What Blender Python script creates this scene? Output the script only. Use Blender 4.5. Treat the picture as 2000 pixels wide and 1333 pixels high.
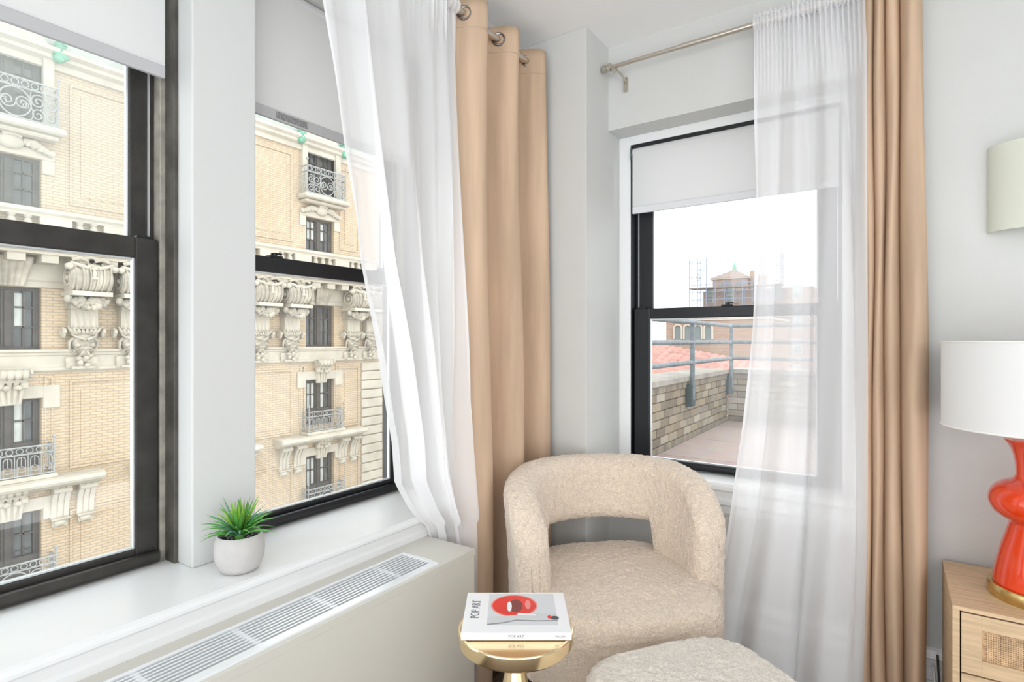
import bpy, math, random
from mathutils import Vector, Matrix, noise
for _o in list(bpy.data.objects): bpy.data.objects.remove(_o)
SC = bpy.context.scene
COL = SC.collection
PI = math.pi
R = math.radians
random.seed(7)

# ---------------------------------------------------------------- camera, sky, exposure
cam_d = bpy.data.cameras.new('camera'); cam = bpy.data.objects.new('camera', cam_d); COL.objects.link(cam)
cam_d.sensor_width = 36; cam_d.lens = 36*1092/2000; cam_d.clip_end = 500; cam_d.clip_start = 0.02
cam.location = (0, 0, 1.2); cam.rotation_euler = (R(90), 0, R(34.3))
SC.camera = cam
world = bpy.data.worlds.new('overcast_sky'); SC.world = world; world.use_nodes = True
wn = world.node_tree.nodes; wl = world.node_tree.links
bg = wn['Background']; bg.inputs['Strength'].default_value = 1.95
tc = wn.new('ShaderNodeTexCoord'); nz = wn.new('ShaderNodeTexNoise'); nz.inputs['Scale'].default_value = 2.2; nz.inputs['Detail'].default_value = 5
rp = wn.new('ShaderNodeValToRGB'); rp.color_ramp.elements[0].position = .35; rp.color_ramp.elements[1].position = .7
rp.color_ramp.elements[0].color = (.90, .93, .97, 1); rp.color_ramp.elements[1].color = (1, 1, 1, 1)
wl.new(tc.outputs['Generated'], nz.inputs['Vector']); wl.new(nz.outputs['Fac'], rp.inputs['Fac']); wl.new(rp.outputs['Color'], bg.inputs['Color'])
vs = SC.view_settings
vs.view_transform = 'Standard'; vs.look = 'None'; vs.gamma = 1; vs.use_curve_mapping = False; vs.exposure = 0.52

# ---------------------------------------------------------------- materials
MATS = {}
def mat(name, col, rough=.5, metal=0, bump=0, bscale=40, var=0, vscale=6, spec=.5, coat=0, stretch=None, detail=4):
    if name in MATS: return MATS[name]
    m = bpy.data.materials.new(name); m.use_nodes = True; n = m.node_tree.nodes; l = m.node_tree.links
    b = n['Principled BSDF']
    b.inputs['Base Color'].default_value = (*col, 1); b.inputs['Roughness'].default_value = rough
    b.inputs['Metallic'].default_value = metal; b.inputs['Specular IOR Level'].default_value = spec; b.inputs['Coat Weight'].default_value = coat
    t = n.new('ShaderNodeTexCoord'); vec = t.outputs['Object']
    if stretch:
        mp = n.new('ShaderNodeMapping'); mp.inputs['Scale'].default_value = stretch; l.new(vec, mp.inputs['Vector']); vec = mp.outputs['Vector']
    if var:
        z = n.new('ShaderNodeTexNoise'); z.inputs['Scale'].default_value = vscale; z.inputs['Detail'].default_value = detail
        l.new(vec, z.inputs['Vector'])
        r = n.new('ShaderNodeValToRGB'); r.color_ramp.elements[0].position = .3; r.color_ramp.elements[1].position = .7
        r.color_ramp.elements[0].color = (*[max(0, c*(1-var)) for c in col], 1); r.color_ramp.elements[1].color = (*[min(1, c*(1+var*.6)) for c in col], 1)
        l.new(z.outputs['Fac'], r.inputs['Fac']); l.new(r.outputs['Color'], b.inputs['Base Color'])
    if bump:
        z = n.new('ShaderNodeTexNoise'); z.inputs['Scale'].default_value = bscale; z.inputs['Detail'].default_value = 6
        l.new(vec, z.inputs['Vector'])
        bp = n.new('ShaderNodeBump'); bp.inputs['Strength'].default_value = bump; bp.inputs['Distance'].default_value = .01
        l.new(z.outputs['Fac'], bp.inputs['Height']); l.new(bp.outputs['Normal'], b.inputs['Normal'])
    MATS[name] = m; return m

def cloth(name, col, transp, transl, var=.0):
    m = bpy.data.materials.new(name); m.use_nodes = True; n = m.node_tree.nodes; l = m.node_tree.links; n.clear()
    o = n.new('ShaderNodeOutputMaterial'); d = n.new('ShaderNodeBsdfDiffuse'); tl = n.new('ShaderNodeBsdfTranslucent'); tp = n.new('ShaderNodeBsdfTransparent')
    d.inputs['Color'].default_value = (*col, 1); tl.inputs['Color'].default_value = (*col, 1)
    a = n.new('ShaderNodeMixShader'); a.inputs[0].default_value = transl; l.new(d.outputs[0], a.inputs[1]); l.new(tl.outputs[0], a.inputs[2])
    b = n.new('ShaderNodeMixShader'); b.inputs[0].default_value = transp; l.new(a.outputs[0], b.inputs[1]); l.new(tp.outputs[0], b.inputs[2])
    if transp > 0:
        # a woven veil closes up where it is seen edge-on
        lw = n.new('ShaderNodeLayerWeight'); lw.inputs['Blend'].default_value = .25
        mr = n.new('ShaderNodeMapRange'); mr.inputs['To Min'].default_value = transp; mr.inputs['To Max'].default_value = transp*.15
        l.new(lw.outputs['Facing'], mr.inputs['Value']); l.new(mr.outputs['Result'], b.inputs[0])
    l.new(b.outputs[0], o.inputs[0]); MATS[name] = m; return m

def nap_shading(m, col, stretch, amt):  # streaked tone: velvet nap with fold shade and satin highlights put into colour
    n = m.node_tree.nodes; l = m.node_tree.links
    t = n.new('ShaderNodeTexCoord'); mp = n.new('ShaderNodeMapping'); mp.inputs['Scale'].default_value = stretch; l.new(t.outputs['Object'], mp.inputs['Vector'])
    z = n.new('ShaderNodeTexNoise'); z.inputs['Scale'].default_value = 1; z.inputs['Detail'].default_value = 5; l.new(mp.outputs['Vector'], z.inputs['Vector'])
    r = n.new('ShaderNodeValToRGB'); r.color_ramp.elements[0].position = .32; r.color_ramp.elements[1].position = .68
    r.color_ramp.elements[0].color = (*[c*(1-amt) for c in col], 1); r.color_ramp.elements[1].color = (*[min(1, c*(1+amt)) for c in col], 1)
    l.new(z.outputs['Fac'], r.inputs['Fac'])
    for q in n:
        if q.type in ('BSDF_DIFFUSE', 'BSDF_TRANSLUCENT'): l.new(r.outputs['Color'], q.inputs['Color'])
def glass(name, haze, hcol=(.85, .9, .88)):
    m = bpy.data.materials.new(name); m.use_nodes = True; n = m.node_tree.nodes; l = m.node_tree.links; n.clear()
    o = n.new('ShaderNodeOutputMaterial'); tp = n.new('ShaderNodeBsdfTransparent'); g = n.new('ShaderNodeBsdfGlossy'); g.inputs['Roughness'].default_value = .02
    tp.inputs['Color'].default_value = (.97, .985, .98, 1)
    d = n.new('ShaderNodeBsdfTranslucent'); d.inputs['Color'].default_value = (*hcol, 1)
    a = n.new('ShaderNodeMixShader'); a.inputs[0].default_value = .04; l.new(tp.outputs[0], a.inputs[1]); l.new(g.outputs[0], a.inputs[2])
    b = n.new('ShaderNodeMixShader'); l.new(a.outputs[0], b.inputs[1]); l.new(d.outputs[0], b.inputs[2]); b.inputs[0].default_value = haze
    if haze > .05:
        t = n.new('ShaderNodeTexCoord'); z = n.new('ShaderNodeTexNoise'); z.inputs['Scale'].default_value = 3; l.new(t.outputs['Object'], z.inputs['Vector'])
        mr = n.new('ShaderNodeMapRange'); mr.inputs['From Min'].default_value = .3; mr.inputs['From Max'].default_value = .7; mr.inputs['To Min'].default_value = haze*.5; mr.inputs['To Max'].default_value = haze*1.5
        l.new(z.outputs['Fac'], mr.inputs['Value']); l.new(mr.outputs['Result'], b.inputs[0])
    l.new(b.outputs[0], o.inputs[0]); MATS[name] = m; return m

def brick_mat(name, c1, c2, mortar, bw, bh, ms, plane='YZ', rough=.85):
    m = bpy.data.materials.new(name); m.use_nodes = True; n = m.node_tree.nodes; l = m.node_tree.links
    b = n['Principled BSDF']; b.inputs['Roughness'].default_value = rough; b.inputs['Specular IOR Level'].default_value = .2
    t = n.new('ShaderNodeTexCoord'); s = n.new('ShaderNodeSeparateXYZ'); c = n.new('ShaderNodeCombineXYZ')
    l.new(t.outputs['Object'], s.inputs[0]); l.new(s.outputs[plane[0]], c.inputs['X']); l.new(s.outputs[plane[1]], c.inputs['Y'])
    k = n.new('ShaderNodeTexBrick'); k.inputs['Scale'].default_value = 1; k.inputs['Brick Width'].default_value = bw; k.inputs['Row Height'].default_value = bh
    k.inputs['Mortar Size'].default_value = ms; k.inputs['Color1'].default_value = (*c1, 1); k.inputs['Color2'].default_value = (*c2, 1); k.inputs['Mortar'].default_value = (*mortar, 1)
    l.new(c.outputs[0], k.inputs['Vector'])
    z = n.new('ShaderNodeTexNoise'); z.inputs['Scale'].default_value = .35; z.inputs['Detail'].default_value = 3; l.new(t.outputs['Object'], z.inputs['Vector'])
    r = n.new('ShaderNodeValToRGB'); r.color_ramp.elements[0].position = .3; r.color_ramp.elements[0].color = (.9, .82, .70, 1); r.color_ramp.elements[1].position = .6; r.color_ramp.elements[1].color = (1, 1, 1, 1)
    l.new(z.outputs['Fac'], r.inputs['Fac'])
    mx = n.new('ShaderNodeMix'); mx.data_type = 'RGBA'; mx.blend_type = 'MULTIPLY'; mx.inputs[0].default_value = .6
    l.new(k.outputs['Color'], mx.inputs[6]); l.new(r.outputs['Color'], mx.inputs[7]); l.new(mx.outputs[2], b.inputs['Base Color'])
    bp = n.new('ShaderNodeBump'); bp.inputs['Strength'].default_value = .3; bp.inputs['Distance'].default_value = .01; bp.invert = True
    l.new(k.outputs['Fac'], bp.inputs['Height']); l.new(bp.outputs['Normal'], b.inputs['Normal'])
    MATS[name] = m; return m

def object_tint(name, cols, rough=.85, bump=.5, bscale=30):
    m = bpy.data.materials.new(name); m.use_nodes = True; n = m.node_tree.nodes; l = m.node_tree.links
    b = n['Principled BSDF']; b.inputs['Roughness'].default_value = rough; b.inputs['Specular IOR Level'].default_value = .2
    oi = n.new('ShaderNodeObjectInfo'); r = n.new('ShaderNodeValToRGB'); e = r.color_ramp.elements
    while len(e) < len(cols): e.new(.5)
    for i, c in enumerate(cols): e[i].position = i/(len(cols)-1); e[i].color = (*c, 1)
    l.new(oi.outputs['Random'], r.inputs['Fac'])
    t = n.new('ShaderNodeTexCoord'); z = n.new('ShaderNodeTexNoise'); z.inputs['Scale'].default_value = bscale; z.inputs['Detail'].default_value = 5; l.new(t.outputs['Object'], z.inputs['Vector'])
    mx = n.new('ShaderNodeMix'); mx.data_type = 'RGBA'; mx.blend_type = 'OVERLAY'; mx.inputs[0].default_value = .5
    l.new(r.outputs['Color'], mx.inputs[6]); l.new(z.outputs['Color'], mx.inputs[7])
    hs = n.new('ShaderNodeMix'); hs.data_type = 'RGBA'; hs.inputs[0].default_value = .6
    l.new(mx.outputs[2], hs.inputs[6]); l.new(r.outputs['Color'], hs.inputs[7]); l.new(hs.outputs[2], b.inputs['Base Color'])
    bp = n.new('ShaderNodeBump'); bp.inputs['Strength'].default_value = bump; bp.inputs['Distance'].default_value = .01
    l.new(z.outputs['Fac'], bp.inputs['Height']); l.new(bp.outputs['Normal'], b.inputs['Normal'])
    MATS[name] = m; return m

WALL = mat('wall_paint', (.63, .635, .615), .6, bump=.06, bscale=60, var=.02)
WALLW = mat('window_wall_paint', (.655, .665, .655), .5, bump=.05, bscale=50)
CEIL = mat('ceiling_paint', (.90, .90, .895), .7, bump=.03)
TRIM = mat('white_gloss_trim', (.84, .85, .85), .3, bump=.03, bscale=20)
SILLM = mat('white_sill_paint', (.80, .81, .81), .3, bump=.06, bscale=14, var=.02, vscale=9)
CONV = mat('convector_enamel', (.64, .625, .565), .4, bump=.03, bscale=12)
GRILLE = mat('grille_aluminium', (.86, .88, .90), .3, metal=.25)
GDARK = mat('duct_dark', (.05, .07, .09), .8, var=.3, vscale=9)
FLOORM = mat('dark_oak_floor', (.12, .09, .068), .35, var=.4, vscale=5, stretch=(12, 1, 1), bump=.05)
FRAMEB = mat('bronze_window_frame', (.045, .042, .038), .38, metal=.3, var=.35, vscale=14, bump=.05, bscale=60)
FRAMEK = mat('black_window_frame', (.008, .009, .012), .35, bump=.03)
JAMBD = mat('dark_jamb_metal', (.075, .068, .055), .5, var=.45, vscale=16, bump=.15, bscale=50)
JAMB = mat('taupe_jamb_paint', (.36, .34, .29), .55, var=.35, vscale=18, bump=.15, bscale=50)
SPACER = mat('glazing_spacer', (.72, .76, .78), .25, metal=.6)
GL = glass('clear_glass', .02)
GLH = glass('hazy_glass', .16, (.75, .82, .80))  # pale greenish veil mixed unevenly over the pane
VEIL = cloth('sheer_voile', (.985, .985, .995), .35, .32)
VELVET = cloth('beige_curtain_cloth', (.66, .495, .36), 0, .10)
nap_shading(VELVET, (.66, .485, .345), (16, 16, 1.6), .13)
BLIND = cloth('roller_blind_fabric', (.86, .86, .86), 0, .30)
HEMG = mat('blind_hem_grey', (.50, .50, .51), .5)
HEMW = mat('blind_hem_white', (.72, .73, .75), .5)
NICKEL = mat('brushed_nickel', (.62, .57, .50), .25, metal=1, var=.1, vscale=60, stretch=(30, 30, 1))
DARKM = mat('dark_chrome', (.30, .28, .26), .2, metal=1)
BRASS = mat('polished_brass', (.93, .74, .46), .2, metal=1, bump=.04, bscale=8)
BRASSB = mat('satin_brass', (.70, .52, .22), .25, metal=1, var=.15, vscale=40)
CERAM = mat('orange_red_ceramic', (.80, .055, .008), .12, coat=.6, var=.05)
SHADE = cloth('lampshade_linen', (.93, .93, .92), 0, .25)
SHADEG = cloth('sconce_shade_cream', (.84, .86, .76), 0, .25)
OAK = mat('light_oak_veneer', (.66, .475, .29), .45, var=.22, vscale=4, stretch=(2, 2, 26), bump=.04, bscale=30)
OAKH = mat('light_oak_horizontal', (.68, .49, .30), .45, var=.22, vscale=4, stretch=(2, 26, 26), bump=.04, bscale=30)
LEGW = mat('beech_leg', (.55, .29, .12), .4, var=.2, vscale=8, stretch=(8, 8, 1))
POT = mat('stoneware_pot', (.55, .535, .52), .6, bump=.12, bscale=90, var=.05, vscale=30)
PEB1 = mat('black_pebble', (.03, .03, .035), .3); PEB2 = mat('grey_pebble', (.30, .30, .32), .4)
STONE = mat('limestone', (.56, .515, .43), .85, var=.14, vscale=1.6, bump=.3, bscale=9, spec=.2)
STONED = mat('weathered_limestone', (.52, .475, .395), .9, var=.35, vscale=2.2, bump=.6, bscale=12, spec=.2)
DARKW = mat('dark_bronze_sash', (.085, .075, .068), .6, var=.3, vscale=3)
PANEO = mat('facade_window_glass', (.09, .10, .10), .12, var=.6, vscale=1.1, spec=.6)
CURT = mat('facade_net_curtain', (.55, .57, .53), .6, var=.2, vscale=3)
IRON = mat('grey_wrought_iron', (.36, .37, .36), .6, var=.2, vscale=6)
COPPER = mat('verdigris_copper', (.17, .42, .29), .7, var=.3, vscale=2, bump=.4, bscale=8)
MANS = mat('mansard_slate', (.40, .43, .39), .7, var=.2, vscale=1.5)
FBRICK = brick_mat('cream_facade_brick', (.62, .50, .36), (.55, .44, .315), (.40, .34, .27), .30, .085, .012)
FBRICK2 = brick_mat('far_wing_brick', (.52, .44, .34), (.48, .40, .31), (.4, .35, .28), .3, .085, .012)
def boucle(name, col):
    m = mat(name, col, .95, spec=.1)
    n = m.node_tree.nodes; l = m.node_tree.links; b = n['Principled BSDF']
    b.inputs['Sheen Weight'].default_value = .5; b.inputs['Sheen Roughness'].default_value = .5
    t = n.new('ShaderNodeTexCoord'); z = n.new('ShaderNodeTexNoise'); z.inputs['Scale'].default_value = 95; z.inputs['Detail'].default_value = 4; z.inputs['Distortion'].default_value = 1.8
    l.new(t.outputs['Object'], z.inputs['Vector'])
    bp = n.new('ShaderNodeBump'); bp.inputs['Strength'].default_value = .9; bp.inputs['Distance'].default_value = .007
    l.new(z.outputs['Fac'], bp.inputs['Height']); l.new(bp.outputs['Normal'], b.inputs['Normal'])
    r = n.new('ShaderNodeValToRGB'); r.color_ramp.elements[0].position = .25; r.color_ramp.elements[1].position = .6
    r.color_ramp.elements[0].color = (*[c*.80 for c in col], 1); r.color_ramp.elements[1].color = (*[min(1, c*1.04) for c in col], 1)
    l.new(z.outputs['Fac'], r.inputs['Fac']); l.new(r.outputs['Color'], b.inputs['Base Color'])
    return m
BOUC = boucle('cream_boucle', (.84, .705, .57)); BOUCW = boucle('ivory_boucle', (.84, .78, .69))

# ---------------------------------------------------------------- mesh builder
class MB:
    def __init__(s): s.v = []; s.f = []
    def add(s, v, f):
        o = len(s.v); s.v += [tuple(p) for p in v]; s.f += [tuple(i+o for i in q) for q in f]; return s
    def box(s, x0, x1, y0, y1, z0, z1):
        v = [(x0,y0,z0),(x1,y0,z0),(x1,y1,z0),(x0,y1,z0),(x0,y0,z1),(x1,y0,z1),(x1,y1,z1),(x0,y1,z1)]
        return s.add(v, [(0,3,2,1),(4,5,6,7),(0,1,5,4),(1,2,6,5),(2,3,7,6),(3,0,4,7)])
    def prism(s, pts, a0, a1, axis='y'):
        # pts: closed 2D outline; axis = extrusion axis; 2D = the two other axes in order
        n = len(pts)
        def p(q, a):
            return {'x': (a, q[0], q[1]), 'y': (q[0], a, q[1]), 'z': (q[0], q[1], a)}[axis]
        v = [p(q, a0) for q in pts] + [p(q, a1) for q in pts]
        f = [tuple(range(n))[::-1], tuple(range(n, 2*n))] + [(i, (i+1) % n, (i+1) % n+n, i+n) for i in range(n)]
        return s.add(v, f)
    def lathe(s, prof, c=(0,0,0), n=32, a0=0, a1=2*PI, cap=True, sx=1, sy=1):
        full = abs(a1-a0-2*PI) < 1e-6; m = n if full else n+1; v = []; f = []
        for (r, z) in prof:
            for i in range(m):
                a = a0+(a1-a0)*i/n; v.append((c[0]+r*sx*math.cos(a), c[1]+r*sy*math.sin(a), c[2]+z))
        for j in range(len(prof)-1):
            for i in range(n):
                k = (i+1) % m
                f.append((j*m+i, j*m+k, (j+1)*m+k, (j+1)*m+i))
        if cap and full:
            f.append(tuple(range(m))[::-1]); f.append(tuple(range((len(prof)-1)*m, len(prof)*m)))
        return s.add(v, f)
    def tube(s, path, r, n=8, closed=False, r1=None):
        P = [Vector(p) for p in path]; L = len(P); v = []; f = []; prev = None
        for i in range(L):
            if closed: t = P[(i+1) % L]-P[i-1]
            else: t = P[min(i+1, L-1)]-P[max(i-1, 0)]
            t.normalize()
            if prev is None:
                u = t.orthogonal().normalized()
            else:
                u = prev-t*prev.dot(t); u = u.normalized() if u.length > 1e-6 else t.orthogonal().normalized()
            prev = u; w = t.cross(u)
            rr = r if r1 is None else r+(r1-r)*i/(L-1)
            for k in range(n):
                a = 2*PI*k/n; v.append(P[i]+(u*math.cos(a)+w*math.sin(a))*rr)
        for i in range(L if closed else L-1):
            j = (i+1) % L
            for k in range(n): f.append((i*n+k, i*n+(k+1) % n, j*n+(k+1) % n, j*n+k))
        if not closed: f.append(tuple(range(n))[::-1]); f.append(tuple(range((L-1)*n, L*n)))
        return s.add(v, f)
    def ball(s, c, r, nu=12, nv=8, jit=0):
        if not hasattr(r, '__len__'): r = (r, r, r)
        v = []; f = []
        for j in range(nv+1):
            th = PI*j/nv
            for i in range(nu):
                a = 2*PI*i/nu; k = 1+(random.uniform(-jit, jit) if jit else 0)
                v.append((c[0]+r[0]*math.sin(th)*math.cos(a)*k, c[1]+r[1]*math.sin(th)*math.sin(a)*k, c[2]+r[2]*math.cos(th)*k))
        for j in range(nv):
            for i in range(nu): f.append((j*nu+i, (j+1)*nu+i, (j+1)*nu+(i+1) % nu, j*nu+(i+1) % nu))
        return s.add(v, f)
    def grid(s, fn, nu, nv, wrap=False):
        m = nu if wrap else nu+1; v = []; f = []
        for j in range(nv+1):
            for i in range(m): v.append(fn(i/nu, j/nv))
        for j in range(nv):
            for i in range(nu):
                k = (i+1) % m; f.append((j*m+i, j*m+k, (j+1)*m+k, (j+1)*m+i))
        return s.add(v, f)
    def mesh(s, name, m, smooth=True, ang=.7):
        me = bpy.data.meshes.new(name); me.from_pydata(s.v, [], s.f); me.validate(); me.update()
        if m: me.materials.append(m)
        if smooth: me.shade_smooth(); me.set_sharp_from_angle(angle=ang)
        return me
    def build(s, name, m, parent=None, smooth=True, bevel=0, ang=.7, loc=None, seg=2):
        o = bpy.data.objects.new(name, s.mesh(name, m, smooth, ang)); COL.objects.link(o)
        if parent: o.parent = parent
        if loc: o.location = loc
        if bevel:
            b = o.modifiers.new('bevel', 'BEVEL'); b.width = bevel; b.segments = seg; b.limit_method = 'ANGLE'; b.angle_limit = R(40)
        return o
def tag(o, label=None, cat=None, group=None, kind=None):
    if label: o['label'] = label
    if cat: o['category'] = cat
    if group: o['group'] = group
    if kind: o['kind'] = kind
    return o
def empty(name, loc=(0,0,0), rz=0, label=None, cat=None, group=None, kind=None):
    o = bpy.data.objects.new(name, None); COL.objects.link(o); o.location = loc; o.rotation_euler = (0,0,rz); o.empty_display_size = .1
    return tag(o, label, cat, group, kind)
def inst(me, name, parent, loc=(0,0,0), rot=(0,0,0), scale=(1,1,1)):
    o = bpy.data.objects.new(name, me); COL.objects.link(o); o.parent = parent; o.location = loc; o.rotation_euler = rot; o.scale = scale
    return o
def bx(x0, x1, y0, y1, z0, z1): return MB().box(x0, x1, y0, y1, z0, z1)
def lerp(a, b, t): return a+(b-a)*t
def interp(tab, x):
    # tab sorted by x ascending
    if x <= tab[0][0]: return tab[0][1]
    for (a, b) in zip(tab, tab[1:]):
        if x <= b[0]: return lerp(a[1], b[1], (x-a[0])/(b[0]-a[0]))
    return tab[-1][1]
def sm(a, b, x):
    t = max(0, min(1, (x-a)/(b-a))); return t*t*(3-2*t)

# ================================================================= THE ROOM
CH = 2.44                                    # ceiling height
XL = -1.296                                  # left (window) wall face
YC = 1.981; XC = -.998                       # corner column
YB = 2.188                                   # back wall face
SZ = .622; HZ = 2.295                        # sill top, header underside
fl = MB().box(-1.75, 1.5, -.35, 2.35, -.12, -.02); floor = fl.build('floor', mat('subfloor', (.05, .04, .03), .8), smooth=False)
tag(floor, 'dark wooden floor under the armchair and side table', None, kind='structure')
pm = {}
y = -2.2; k = 0
for k in range(23):                           # floor boards run along the window wall
    x0 = -1.30+k*.12
    for q in range(3):
        off = -(k % 3)*.5
        y0 = max(-.35, -.35+off+q*1.35); y1 = min(2.18, -.35+off+(q+1)*1.35-.003)
        if y1-y0 < .1: continue
        key = round(y1-y0, 3)
        if key not in pm: pm[key] = bx(0, .117, 0, key, -.02, 0).mesh('plank', FLOORM, False)
        inst(pm[key], 'plank', floor, (x0, y0, 0))
tag(bx(-1.75, 3.1, -1.4, 2.35, CH, CH+.15).build('ceiling', CEIL, smooth=False), 'white painted ceiling above the corner', kind='structure')

# left wall: dado below the sill, header above, piers at the ends of the opening
wl_ = MB()
wl_.box(-1.72, XL, -.9, YC+.3, 0, SZ-.10)
wl_.box(-1.72, XL, -.9, YC+.3, HZ, CH)
wl_.box(-1.72, XL, 1.64, YC+.3, SZ-.10, HZ)
wl_.box(-1.72, XL, -.9, -.24, SZ-.10, HZ)
tag(wl_.build('wall_left', WALL, smooth=False), 'pale grey wall holding the two street windows', kind='structure')
tag(bx(-1.72, -1.469, .714, .886, SZ, HZ).build('wall_window_pier', WALLW, smooth=False, bevel=.004), 'white pier between the two street windows, behind the plant', kind='structure')
tag(bx(-1.72, XC, YC, 2.62, 0, CH).build('wall_column', WALL, smooth=False, bevel=.003), 'pale grey corner column between beige curtain and right window', kind='structure')
# sill of the street windows: board with stepped apron
sp = [(-1.60, SZ), (-1.306, SZ), (-1.298, SZ-.004), (-1.294, SZ-.012), (-1.294, SZ-.020), (-1.304, SZ-.026), (-1.304, SZ-.048), (-1.298, SZ-.054), (-1.296, SZ-.073), (-1.60, SZ-.073)]
sp = [(x+.012, z) for x, z in sp]
tag(MB().prism(sp, -.24, 1.64, 'y').build('trim_1', SILLM, smooth=False, bevel=.002), 'long white windowsill carrying the potted plant', kind='structure')

# back wall with the recess of the terrace window
WX0, WX1 = XC, -.10; W3B, W3T = .655, 2.09
wb = MB()
wb.box(WX0, 2.2, YB, 2.62, 0, W3B-.03)
wb.box(WX0, 2.2, YB, 2.62, W3T, CH)
wb.box(WX1, 2.2, YB, 2.62, W3B-.03, W3T)
tag(wb.build('wall_back', WALL, smooth=False), 'pale grey wall with the terrace window', kind='structure')
tag(bx(2.2, 2.35, .5, 2.35, 0, CH).build('wall_right_blocker', WALL, smooth=False), 'pale grey unseen wall added to keep sky light off the back wall', kind='structure')  # out of view, added to block the open sky from the right
# white casing ring in the recess
cs = MB()
cs.box(WX0, -.945, 2.30, 2.42, W3B-.03, W3T); cs.box(-.150, WX1, 2.30, 2.42, W3B-.03, W3T); cs.box(-.945, -.150, 2.30, 2.42, 2.052, W3T)
tag(cs.build('trim_2', TRIM, smooth=False, bevel=.002), 'white casing around the terrace window', kind='structure')
s3 = [(2.42, .668), (2.165, .668), (2.155, .660), (2.155, .645), (2.165, .636), (2.172, .612), (2.160, .606), (2.160, .590), (2.172, .584), (2.176, .556), (2.188, .540), (2.42, .540)]
tag(MB().prism(s3, WX0+.001, .02, 'x').build('trim_3', TRIM, smooth=False, bevel=.0015), 'white moulded sill under the terrace window', kind='structure')
# baseboards (stepped, tall)
def base_prof(d): return [(0, 0), (d*-.020, 0), (d*-.020, .085), (d*-.026, .09), (d*-.026, .108), (d*-.016, .114), (d*-.016, .142), (d*-.024, .148), (d*-.024, .172), (d*-.012, .180), (d*-.012, .205), (d*-.018, .212), (d*-.010, .235), (0, .24)]
tag(MB().prism([(YB+a, z) for a, z in base_prof(1)], XC+.002, 2.2, 'x').build('baseboard_back', TRIM, smooth=False), 'tall white stepped baseboard behind the armchair', kind='structure')
tag(MB().prism([(YC+a, z) for a, z in base_prof(1)], XL, XC, 'x').build('baseboard_column', TRIM, smooth=False), 'white baseboard on the corner column', kind='structure')

# ---------------------------------------------------------------- windows (double-hung)
def dh_window(name, origin, rot, w, zb, zt, zm0, zm1, fm, label, stile=.057, rail=.045, upper_glass=GL, jamb=None, jw=.02, lock=(.5,), fy=-.055):
    """local x = along the wall, +y = outdoors, z = height; origin at inner face of lower sash."""
    root = empty(name, origin, rot, label, None, None, 'structure')
    jm = MB()
    y0_ = -.004 if jamb else fy
    for (a, b) in ((-jw-.02, 0), (w, w+jw+.02)): jm.box(a, b, y0_, .10, zb-.03, zt+.03)
    if jamb:
        for (a, b) in ((-jw-.02, -.011), (w+.011, w+jw+.02)): bx(a, b, fy, -.004, zb-.03, zt+.03).build('jamb_strip', JAMBD, root, smooth=False, bevel=.002)
    jm.box(0, w, y0_, .10, zt-.005, zt+.03); jm.box(0, w, .035, .10, zb-.03, zb-.004)
    jm.build('frame', jamb or fm, root, smooth=False, bevel=.002)
    tr = MB()
    for x in (0.002, w-.012): tr.box(x, x+.010, .031, .095, zb, zt)
    tr.build('track', fm, root, smooth=False)
    sp_ = MB()
    for x in (.012, w-.015): sp_.box(x, x+.003, .029, .036, zm1, zt)
    sp_.build('track_strip', SPACER, root, smooth=False)
    def sash(nm, y0, y1, z0, z1, g, top, bot):
        s = MB(); s.box(.004, stile, y0, y1, z0, z1); s.box(w-stile, w-.004, y0, y1, z0, z1)
        s.box(stile, w-stile, y0, y1, z1-top, z1); s.box(stile, w-stile, y0, y1, z0, z0+bot)
        so = s.build(nm, fm, root, smooth=False, bevel=.003)
        b = MB(); yy = y0+.004; e = .006
        b.box(stile, stile+e, yy, yy+.012, z0+bot, z1-top); b.box(w-stile-e, w-stile, yy, yy+.012, z0+bot, z1-top)
        b.box(stile+e, w-stile-e, yy, yy+.012, z1-top-e, z1-top); b.box(stile+e, w-stile-e, yy, yy+.012, z0+bot, z0+bot+e)
        b.build('glazing_bead', SPACER, so, smooth=False, bevel=.0015)
        bx(stile, w-stile, yy+.010, yy+.014, z0+bot, z1-top).build('pane', g, so, smooth=False)
        return so
    lo = sash('lower_sash', 0, .030, zb, zm1, GL, zm1-zm0, rail)
    sash('upper_sash', .036, .066, zm0+.005, zt, upper_glass, .045, (zm1-zm0)*.8)
    lip = MB(); lip.tube([(.01, -.010, zb+.016), (w-.01, -.010, zb+.016)], .016, 10); lip.build('sill_rail', fm, lo)
    for q in lock:
        lk = MB(); x = w*q
        lk.box(x-.022, x+.022, .002, .030, zm1, zm1+.006); lk.tube([(x, .016, zm1+.004), (x, .016, zm1+.014)], .010, 10); lk.box(x-.004, x+.024, .008, .018, zm1+.010, zm1+.016)
        lk.build('sash_lock', fm, lo, smooth=False, bevel=.001)
    tl = MB()
    for x in (.012, w-.052): tl.box(x, x+.040, .004, .026, zm1, zm1+.006)
    tl.build('tilt_latch', FRAMEK, lo, smooth=False, bevel=.001)
    return root
RZ = R(90)     # local x -> +Y, local y -> -X
Z0 = 1.2
dh_window('window_1', (-1.595, -.14, 0), RZ, .833, SZ+.002, HZ+.02, Z0+.213, Z0+.266, FRAMEB, 'street window with bronze frame at the left edge', upper_glass=GLH, jamb=JAMB, lock=(.45,))
dh_window('window_2', (-1.595, .898, 0), RZ, .672, SZ+.002, HZ+.02, Z0+.214, Z0+.262, FRAMEK, 'street window behind the sheer curtain and plant', jamb=JAMB, jw=.01, lock=(.2, .85))
w3 = dh_window('window_3', (-.940, 2.318, 0), 0, .785, .672, 2.040, 1.296, 1.340, FRAMEK, 'black framed window looking onto the brick terrace', stile=.075, rail=.026, jw=.0, lock=(.5,), fy=-.014)

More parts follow.
